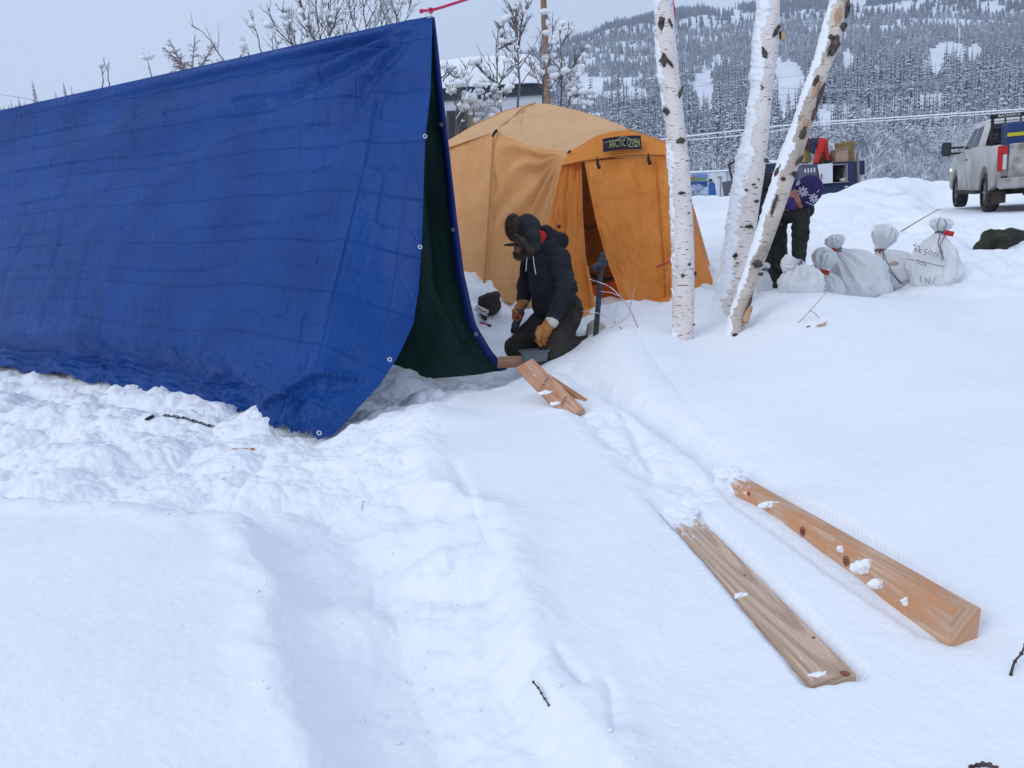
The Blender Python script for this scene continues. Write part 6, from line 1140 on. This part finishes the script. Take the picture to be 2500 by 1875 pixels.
for s in (1, -1):
    tl = part('tail_light', tk, T(join(box((xr-.03, s*.895, 1.26), (.07, .17, .16), bev=.015), box((xr-.03, s*.935, 1.02), (.07, .09, .34), bev=.015))), M_TAIL, False); part('reversing_lens', tl, T(box((xr-.03, s*.855, 1.02), (.065, .075, .30), bev=.012)), M_LENS, False)
    mr_ = part('mirror', tk, T(join(box((WBs-.55, s*1.30, 1.50), (.12, .22, .34), bev=.04), box((WBs-.55, s*1.08, 1.52), (.05, .36, .05)), box((WBs-.55, s*1.08, 1.38), (.05, .36, .05)))), M_BLK, False); part('mirror_glass', mr_, T(box((WBs-.62, s*1.30, 1.51), (.008, .18, .28))), M_DGL, False)
    part('running_board', tk, T(box(((WBs)/2, s*1.0, .42), (WBs-1.3, .18, .07), bev=.02)), M_UND, False); part('door_handle', tk, T(box((2.35, s*1.01, 1.18), (.16, .03, .03))), M_BLK, False)
    part('headlight', tk, T(box((xfnt-.06, s*.86, 1.0), (.12, .26, .16), bev=.03)), M_LENS, False); part('side_lamp', tk, T(box((xfnt-.16, s*.985, .98), (.14, .06, .07), bev=.02)), M_LAMP, False)
for xx in (0., WBs):
    for s in (1, -1):
        th = np.linspace(0, 2*math.pi, 37)[:-1]; prof = [(-.13, .30), (-.14, .37), (-.11, .415), (0, .425), (.11, .415), (.14, .37), (.13, .30)]; V = []
        for yy, rr in prof:
            for i, a in enumerate(th): r_ = rr-(.014 if (i % 2 and rr > .4) else 0); V.append((xx+r_*math.cos(a), s*.86+yy, .42+r_*math.sin(a)))
        ty = part('wheel', tk, T((np.array(V), [tuple(q) for q in grid_faces(7, 36, True).tolist()])), M_TYRE, False)
        sp = [box((xx+.15*math.cos(a), s*.955, .42+.15*math.sin(a)), (.26, .03, .05), np.array([[math.cos(a), 0, -math.sin(a)], [0, 1, 0], [math.sin(a), 0, math.cos(a)]])) for a in np.arange(6)*math.pi/3]
        part('rim', ty, T(join(*sp, xf(tube([(xx, s*.78, .42), (xx, s*.93, .42)], .06, 12), np.eye(4)), (np.array([(xx+q*math.cos(a), s*.86+w_, .42+q*math.sin(a)) for q, w_ in ((.30, .10), (.27, .10), (.27, -.08)) for a in th]), [tuple(q) for q in grid_faces(3, 36, True).tolist()]), (np.array([(xx+.27*math.cos(a), s*.86, .42+.27*math.sin(a)) for a in th]), [tuple(range(36))]))), M_RIM, False)
part('underbody', tk, T(join(box((WBs/2, 0, .50), (WBs+1.2, 1.1, .16)), tube([(0, -.75, .42), (0, .75, .42)], .07, 8), box((0, 0, .40), (.3, .3, .24)), *[box((xr+.35, s*.86, .32), (.02, .26, .24)) for s in (1, -1)], *[box((xr+.1+.1*i, .45-.12*i, .42-.03*(i % 2)), (.06, .05, .16)) for i in range(5)])), M_UND, False)
rk = part('rack', tk, T(join(*[box((1.12, s*.70, 1.72), (.05, .06, .70)) for s in (1, -1)], box((1.12, 0, 2.06), (.05, 1.5, .09)), *[box((1.12, y_, 1.72), (.03, .03, .62)) for y_ in (-.45, -.15, .15, .45)], *[box((1.12, 0, z_), (.03, 1.4, .02)) for z_ in (1.5, 1.62, 1.74, 1.86)])), M_BLK, False)
tg = textgeo('BACKRACK', .085, .002); R_b = np.eye(4); R_b[:3, 0] = (0, -1, 0); R_b[:3, 1] = (0, 0, 1); R_b[:3, 2] = (-1, 0, 0); R_b[:3, 3] = (1.092, .38, 2.06); part('lettering', rk, T(xf(tg, R_b)), mat('white_print', (.7, .7, .7)), False)
part('brake_lamp', tk, T(box((1.09, -.05, 2.06), (.02, .30, .07))), M_TAIL, False)
ub = thing('storage_box', T(box((.55, -.12, 1.55), (.72, 1.36, .62), bev=.03)), mat('blue_plastic', (.012, .04, .14), (.018, .055, .18), 4, .45), 'blue box with a yellow band riding in the pickup bed', 'box', smooth=False); part('yellow_band', ub, T(box((.18, -.12, 1.60), (.02, 1.37, .075))), mat('yellow_band', (.55, .50, .03)), False)
# ------------------------------------------------------------ dog truck with load
def slab(q, thick, m, name, parent, off=0., back=None):
    """q: four (u,v,d) corners of the face turned to the camera; thickness runs level and away from it"""
    A_q = PP(q); n = np.array([0, 1., 0]); V = np.concatenate([A_q-n*off, A_q+n*(thick)]); F_ = [(0,1,2,3),(7,6,5,4)]+[(i, 4+i, 4+(i+1) % 4, (i+1) % 4) for i in range(4)]
    return (V, F_) if name is None else part(name, parent, (V, F_), m, False)
def Y(x, y): return (1900+x/8.296, 300+y/8.296)
dq = lambda pts, d: [(*Y(a, b), d) for a, b in pts]
M_NAVY = mat('navy_paint', (.010, .020, .065), (.016, .028, .085), 3, .5); M_WHT = mat('white_panel', (.52, .56, .62), (.58, .61, .66), 4, .6); M_GRYP = mat('grey_panel', (.075, .08, .115), (.10, .105, .14), 4, .6); M_WODW = mat('weathered_wood', (.16, .13, .11), (.22, .19, .16), 10, .85)
dt = empty('dog_box_truck', P(2040,480,33.), 'dark blue boxy truck body with a white hatch and open compartment, loaded with hay', 'truck')
part('frame', dt, join(slab(dq([(480,855),(800,838),(800,1215),(480,1250)],33.2),1.9,None,None,None), slab(dq([(800,838),(1105,810),(1105,1440),(800,1440)],33.2),1.9,None,None,None), slab(dq([(1105,810),(1400,790),(1400,838),(1105,850)],33.2),1.9,None,None,None), slab(dq([(1400,790),(1600,770),(1620,1440),(1400,1440)],33.2),1.9,None,None,None), slab(dq([(1105,1215),(1400,1190),(1400,1440),(1105,1440)],33.2),1.9,None,None,None), slab(dq([(400,870),(480,860),(480,1440),(400,1440)],33.2),1.9,None,None,None)), M_NAVY, False)
part('compartment', dt, slab(dq([(1105,850),(1400,838),(1400,1190),(1105,1215)],34.3),.2,None,None,None), M_UND, False)
part('slotted_panel', dt, join(slab(dq([(400,880),(790,850),(790,1400),(400,1400)],33.14),.05,None,None,None)), M_GRYP, False)
for i in range(4): part('vent_slot', dt, slab(dq([(535+i*62,935-i*8),(562+i*62,930-i*8),(562+i*62,1002),(535+i*62,1006)],33.1),.03,None,None,None), M_WHT, False)
wp = part('white_hatch', dt, slab(dq([(800,845),(1103,812),(1103,1212),(860,1232),(805,1120)][:4]+[],33.05) if False else dq([(800,845),(1103,812),(1103,1212),(865,1235)],33.05),.06,None,None,None), M_WHT, False)
part('red_print', wp, slab(dq([(864,1030),(886,1028),(886,1140),(864,1142)],32.98),.02,None,None,None), M_TAG, False)
part('compartment_trim', dt, join(slab(dq([(1385,830),(1405,828),(1405,1190),(1385,1190)],33.1),.9,None,None,None), slab(dq([(1105,838),(1405,826),(1405,845),(1105,856)],33.1),.9,None,None,None), slab(dq([(1105,1205),(1430,1180),(1430,1196),(1105,1222)],33.08),.9,None,None,None)), mat('grey_trim', (.22, .22, .25)), False)
part('corner_post', dt, slab(dq([(1600,600),(1632,600),(1665,1440),(1620,1440)],33.12),.12,None,None,None), M_WODW, False); part('open_door', dt, slab(dq([(1635,765),(1750,755),(1755,1045),(1650,1058)],33.4),.08,None,None,None), M_NAVY, False)
part('lower_skirt', dt, slab(dq([(880,1400),(1640,1390),(1660,1520),(880,1520)],33.3),1.7,None,None,None), M_UND, False); part('door_handle', dt, slab(dq([(1350,1280),(1415,1275),(1415,1305),(1350,1305)],33.1),.05,None,None,None), M_WHT, False)
c = P(*Y(1250,990), 33.7); thing('dark_bundle', nets(lambda p: smin(.1, sd_ell(p, c, np.array([.24, .3, .30])), sd_ell(p, c+np.array([-.05, 0, -.25]), np.array([.26, .3, .15])))+wrk(p, .05, 5, 3), c-.6, c+.6, .03), mat('bundle', (.012, .012, .014), (.04, .04, .045), 8), 'rounded black bundle stuffed in the open compartment of the blue truck', 'bundle')
c = P(*Y(1330,1155), 33.4); thing('pale_bundle', nets(lambda p: sd_ell(p, c, np.array([.16, .2, .08]))+wrk(p, .05, 7, 3), c-.3, c+.3, .02), M_FLC, 'small pale bundle at the bottom right of the open compartment', 'bundle')
M_HAY = mat('hay', (.22, .16, .055), (.38, .30, .13), 14, .95, 1., 60, stretch=(1, 1, 4), bdist=.03); M_HAY2 = mat('pale_hay', (.36, .28, .10), (.46, .38, .18), 12, .95, 1., 50, bdist=.03); M_CARD = mat('cardboard', (.32, .22, .15), (.37, .26, .18), 4, .8)
def bale(q, thick, m, label, s):
    g = slab(q, thick, None, None, None); c0 = g[0].mean(0); R_ = [g[0][1]-g[0][0], g[0][4]-g[0][0], g[0][0]-g[0][3]]; h_ = [np.linalg.norm(r)/2 for r in R_]; Rm = np.stack([r/np.linalg.norm(r) for r in R_], 1)
    Rm[:, 2] = np.cross(Rm[:, 0], Rm[:, 1]); Rm[:, 2] *= np.sign(Rm[2, 2])
    def f(p): l_ = (p-c0)@Rm; e = np.abs(l_)-np.array(h_)+.05; return np.linalg.norm(np.maximum(e, 0), axis=-1)+np.minimum(e.max(-1), 0)-.05+.035*fbm(p[..., 0]*14, p[..., 1]*14, p[..., 2]*20, o=3, s=s)
    gg = nets(f, c0-max(h_)*1.5-.1, c0+max(h_)*1.5+.1, .032); tt = tufts(gg, 700, .10, s, .008); return thing('hay_bale', join(gg, tt), m, label, 'hay bale', 'hay on the truck')
bale(dq([(1215,405),(1540,385),(1585,770),(1215,790)],34.2), .5, M_HAY, 'tall golden hay bale standing on end at the back right of the truck top', 1)
bale(dq([(1000,640),(1180,640),(1180,790),(1000,800)],34.), .5, M_HAY, 'low hay bale between the red trousers and the cardboard box', 2)
bale(dq([(830,590),(940,580),(940,800),(830,810)],34.), .4, M_HAY, 'hay bale seen between the legs of the person in red trousers', 3)
bale(dq([(505,520),(650,490),(690,790),(505,800)],33.7), .5, M_HAY2, 'yellowish loose hay heap at the left end of the truck top', 4)
cbx = thing('cardboard_box', slab(dq([(1160,560),(1415,480),(1418,775),(1165,795)],33.5), .5, None, None, None), M_CARD, 'closed cardboard box leaning against the tall hay bale', 'box', smooth=False); part('flap', cbx, slab(dq([(1160,548),(1415,478),(1415,500),(1160,572)],33.45), .5, None, None, None), mat('card_edge', (.24, .17, .11)), False)
Yp = lambda x, y, d: P(*Y(x, y), d)
rp_b = lambda p: smin(.08, sd_cap(p, Yp(880,380,33.4), Yp(700,420,33.4), .16, .17), sd_ell(p, Yp(585,450,33.4), np.array([.11, .11, .13])), sd_cap(p, Yp(890,370,33.3), Yp(775,780,33.2), .12, .08), sd_cap(p, Yp(920,370,33.5), Yp(1000,760,33.5), .12, .08), sd_cap(p, Yp(700,430,33.3), Yp(715,640,33.3), .07, .05))
pr = thing('person', nets(rp_b, Yp(780,560,33.4)-1.1, Yp(780,560,33.4)+1.1, .045), M_SKIN, 'person in bright red trousers bending over on top of the loaded truck', 'person')
part('trousers', pr, nets(lambda p: smin(.08, sd_cap(p, Yp(880,400,33.3), Yp(840,560,33.25), .20, .14), sd_cap(p, Yp(840,560,33.25), Yp(765,790,33.2), .14, .11), sd_cap(p, Yp(920,400,33.5), Yp(950,560,33.5), .18, .12), sd_cap(p, Yp(950,560,33.5), Yp(1000,745,33.5), .12, .10)), Yp(880,580,33.4)-.75, Yp(880,580,33.4)+.75, .03), mat('red_trousers', (.38, .014, .012), (.48, .025, .02), 6, .7))
part('jacket', pr, nets(lambda p: smin(.1, sd_cap(p, Yp(870,390,33.4), Yp(690,420,33.4), .19, .22), sd_cap(p, Yp(690,440,33.3), Yp(705,600,33.3), .13, .09))+wrk(p, .03, 5), Yp(770,470,33.4)-.7, Yp(770,470,33.4)+.7, .03), mat('navy_jacket', (.012, .022, .05), (.02, .034, .065), 6, .8)); part('boot', pr, nets(lambda p: sd_cap(p, Yp(985,775,33.4), Yp(1030,785,33.3), .08, .06), Yp(1000,780,33.35)-.3, Yp(1000,780,33.35)+.3, .03), M_BLK)
part('hood', pr, nets(lambda p: sd_ell(p, Yp(575,400,33.4), np.array([.15, .15, .26]))+wrk(p, .03, 5), Yp(575,400,33.4)-.4, Yp(575,400,33.4)+.4, .03), mat('maroon', (.16, .02, .02)))
# flatbed with slatted rack, mostly hidden by the thick birch
fb = empty('flatbed_trailer', P(1830,480,38.), 'dark snow topped flatbed with a slatted tailgate glimpsed behind the thick birch', 'trailer')
part('deck', fb, slab([(1790,440,38.),(1905,432,38.),(1905,478,38.),(1796,484,38.)], 2., None, None, None), mat('grey_steel', (.06, .07, .09), (.09, .10, .12), 4), False); part('side_board', fb, slab([(1845,402,38.),(1905,398,38.),(1905,440,38.),(1840,442,38.)], .4, None, None, None), M_NAVY, False)
sl_ = []
for i in range(11):
    t = i/10.; a = P(1777+t*60, 401-t*24, 36.8); b = P(1797+t*58, 426-t*22, 36.8); sl_.append(tube([a, b], .018, 5))
sl_ += [tube([P(1776,402,36.8), P(1840,376,36.8)], .045, 6), tube([P(1797,427,36.8), P(1858,403,36.8)], .03, 6)]; part('slatted_gate', fb, join(*sl_), M_UND); part('gate_strut', fb, join(tube([P(1779,405,36.8), P(1792,455,37.)], .05, 6), tube([P(1797,427,36.8), P(1791,455,37.)], .035, 6)), M_UND)
part('snow', fb, nets(lambda p: sd_cap(p, P(1845,399,38.1), P(1910,395,38.1), .10, .10), P(1878,397,38.1)-.9, P(1878,397,38.1)+.9, .04), M_SNOWL)
# ------------------------------------------------------------ white trailer and person in blue
def Q6(x, y): return (1660+x/11.06, 390+y/11.06)
tq = lambda pts, d: [(*Q6(a, b), d) for a, b in pts]
tr = empty('cargo_trailer', P(1730,492,52.), 'white enclosed trailer with a mountain picture panel standing beyond the snow bank', 'trailer')
part('body', tr, slab(tq([(-700,395),(1240,310),(1270,960),(-700,1100)],52.), 2.2, None, None, None), M_WHT, False); part('front_panel', tr, slab(tq([(1240,310),(1370,292),(1375,920),(1270,955)],52.1), 2.1, None, None, None), mat('trailer_grey', (.40, .43, .48)), False)
part('roof_snow', tr, slab(tq([(-700,365),(1240,285),(1380,262),(1380,300),(1240,318),(-700,398)][:0] or [(-700,360),(1375,262),(1378,298),(-700,400)],51.9), 2.3, None, None, None), M_SNOWL, False)
part('door_outline', tr, join(slab(tq([(1085,470),(1112,470),(1112,975),(1085,978)],51.95), .04, None, None, None), slab(tq([(1000,455),(1145,452),(1145,478),(1000,480)],51.95), .04, None, None, None)), mat('trim_grey', (.20, .22, .25)), False)
gp = part('picture_panel', tr, slab(tq([(290,385),(745,372),(748,925),(305,940)],51.93), .04, None, None, None), mat('panel_pale', (.33, .42, .58), (.42, .50, .64), 1, .5), False)
M_B1, M_B2, M_GR = mat('picture_blue', (.02, .05, .20), (.03, .08, .27), 2), mat('picture_sky', (.10, .20, .48), (.26, .33, .50), 1.5), mat('picture_green', (.10, .22, .05), (.16, .28, .08), 6)
part('sky_band', gp, slab(tq([(330,395),(735,385),(738,480),(330,495)],51.9), .02, None, None, None), M_B2, False); part('green_band', gp, slab(tq([(290,510),(735,490),(700,545),(290,575)],51.89), .02, None, None, None), M_GR, False); part('mountain_sky', gp, slab(tq([(292,590),(746,575),(747,710),(297,830)],51.9), .02, None, None, None), M_B1, False)
mp_ = [(300,700),(380,650),(430,690),(500,640),(560,670),(640,720),(640,800),(520,790),(430,830),(305,830)]; V = PP(tq(mp_, 51.87)); part('mountain', gp, (V, [tuple(range(10))]), mat('picture_snow', (.20, .24, .45), (.40, .44, .62), 3.), False)
part('green_print', gp, join(slab(tq([(310,860),(385,858),(385,895),(312,898)],51.88), .02, None, None, None), slab(tq([(450,850),(550,842),(550,880),(452,886)],51.88), .02, None, None, None)), M_GR, False); part('red_print', gp, join(sphere(P(*Q6(345,485),51.85), (.16,.02,.09), 6, 10)), mat('picture_red', (.45, .10, .07)), True)
part('wheel_arch', tr, nets(lambda p: np.maximum(np.linalg.norm((p-P(*Q6(370,1180),51.9))*np.array([1, 0, 1.]), axis=-1)-.50, np.abs(p[..., 1]-P(*Q6(370,1180),51.9)[1])-.06), P(*Q6(370,1180),51.9)-.7, P(*Q6(370,1180),51.9)+.7, .035), M_UND)
Qp = lambda x, y, d=50.: P(*Q6(x, y), d)
bp_b = lambda p: smin(.08, sd_ell(p, Qp(820,585), np.array([.10, .11, .13])), sd_cap(p, Qp(850,660), Qp(880,900), .14, .15), sd_cap(p, Qp(860,900), Qp(850,1300), .10, .07), sd_cap(p, Qp(920,900), Qp(930,1300), .10, .07), sd_cap(p, Qp(900,690,49.85), Qp(890,980,49.8), .07, .05), sd_ell(p, Qp(755,600), np.array([.03, .03, .04])))
pb = thing('person', nets(bp_b, Qp(870,900)-1.25, Qp(870,900)+1.25, .05), M_SKIN, 'distant person in a long blue parka and black cap by the white trailer', 'person')
part('parka', pb, nets(lambda p: smin(.1, sd_cap(p, Qp(860,680), Qp(880,1010), .19, .25), sd_cap(p, Qp(900,700,49.85), Qp(890,960,49.8), .10, .08))+wrk(p, .02, 5), Qp(870,850)-.8, Qp(870,850)+.8, .035), mat('blue_parka', (.012, .07, .27), (.02, .09, .32), 5, .7)); part('cap', pb, nets(lambda p: sd_ell(p, Qp(825,565), np.array([.13, .13, .12])), Qp(825,565)-.3, Qp(825,565)+.3, .03), M_BLK)
part('mitten', pb, nets(lambda p: sd_ell(p, Qp(885,1000,49.75), np.array([.10, .08, .10])), Qp(885,1000,49.75)-.25, Qp(885,1000,49.75)+.25, .025), M_FLC); part('trousers', pb, nets(lambda p: smin(.05, sd_cap(p, Qp(860,980), Qp(850,1300), .12, .09), sd_cap(p, Qp(920,980), Qp(930,1300), .12, .09)), Qp(890,1140)-.7, Qp(890,1140)+.7, .035), M_BLK)

# ------------------------------------------------------------ thin winter haze
hz = box((0, 1250, 425), (4200, 2900, 870)); ho = thing('haze', hz, mat('haze_tmp', (1, 1, 1)), 'thin pale blue winter haze in the valley', 'haze', smooth=False, kind='stuff')
mh = bpy.data.materials.new('haze'); mh.use_nodes = True; mh.node_tree.nodes.clear(); o_ = mh.node_tree.nodes.new('ShaderNodeOutputMaterial'); pv = mh.node_tree.nodes.new('ShaderNodeVolumePrincipled')
pv.inputs['Color'].default_value = (.80, .88, 1., 1); pv.inputs['Density'].default_value = HAZE_D; pv.inputs['Anisotropy'].default_value = .2; mh.node_tree.links.new(pv.outputs[0], o_.inputs['Volume']); ho.data.materials[0] = mh
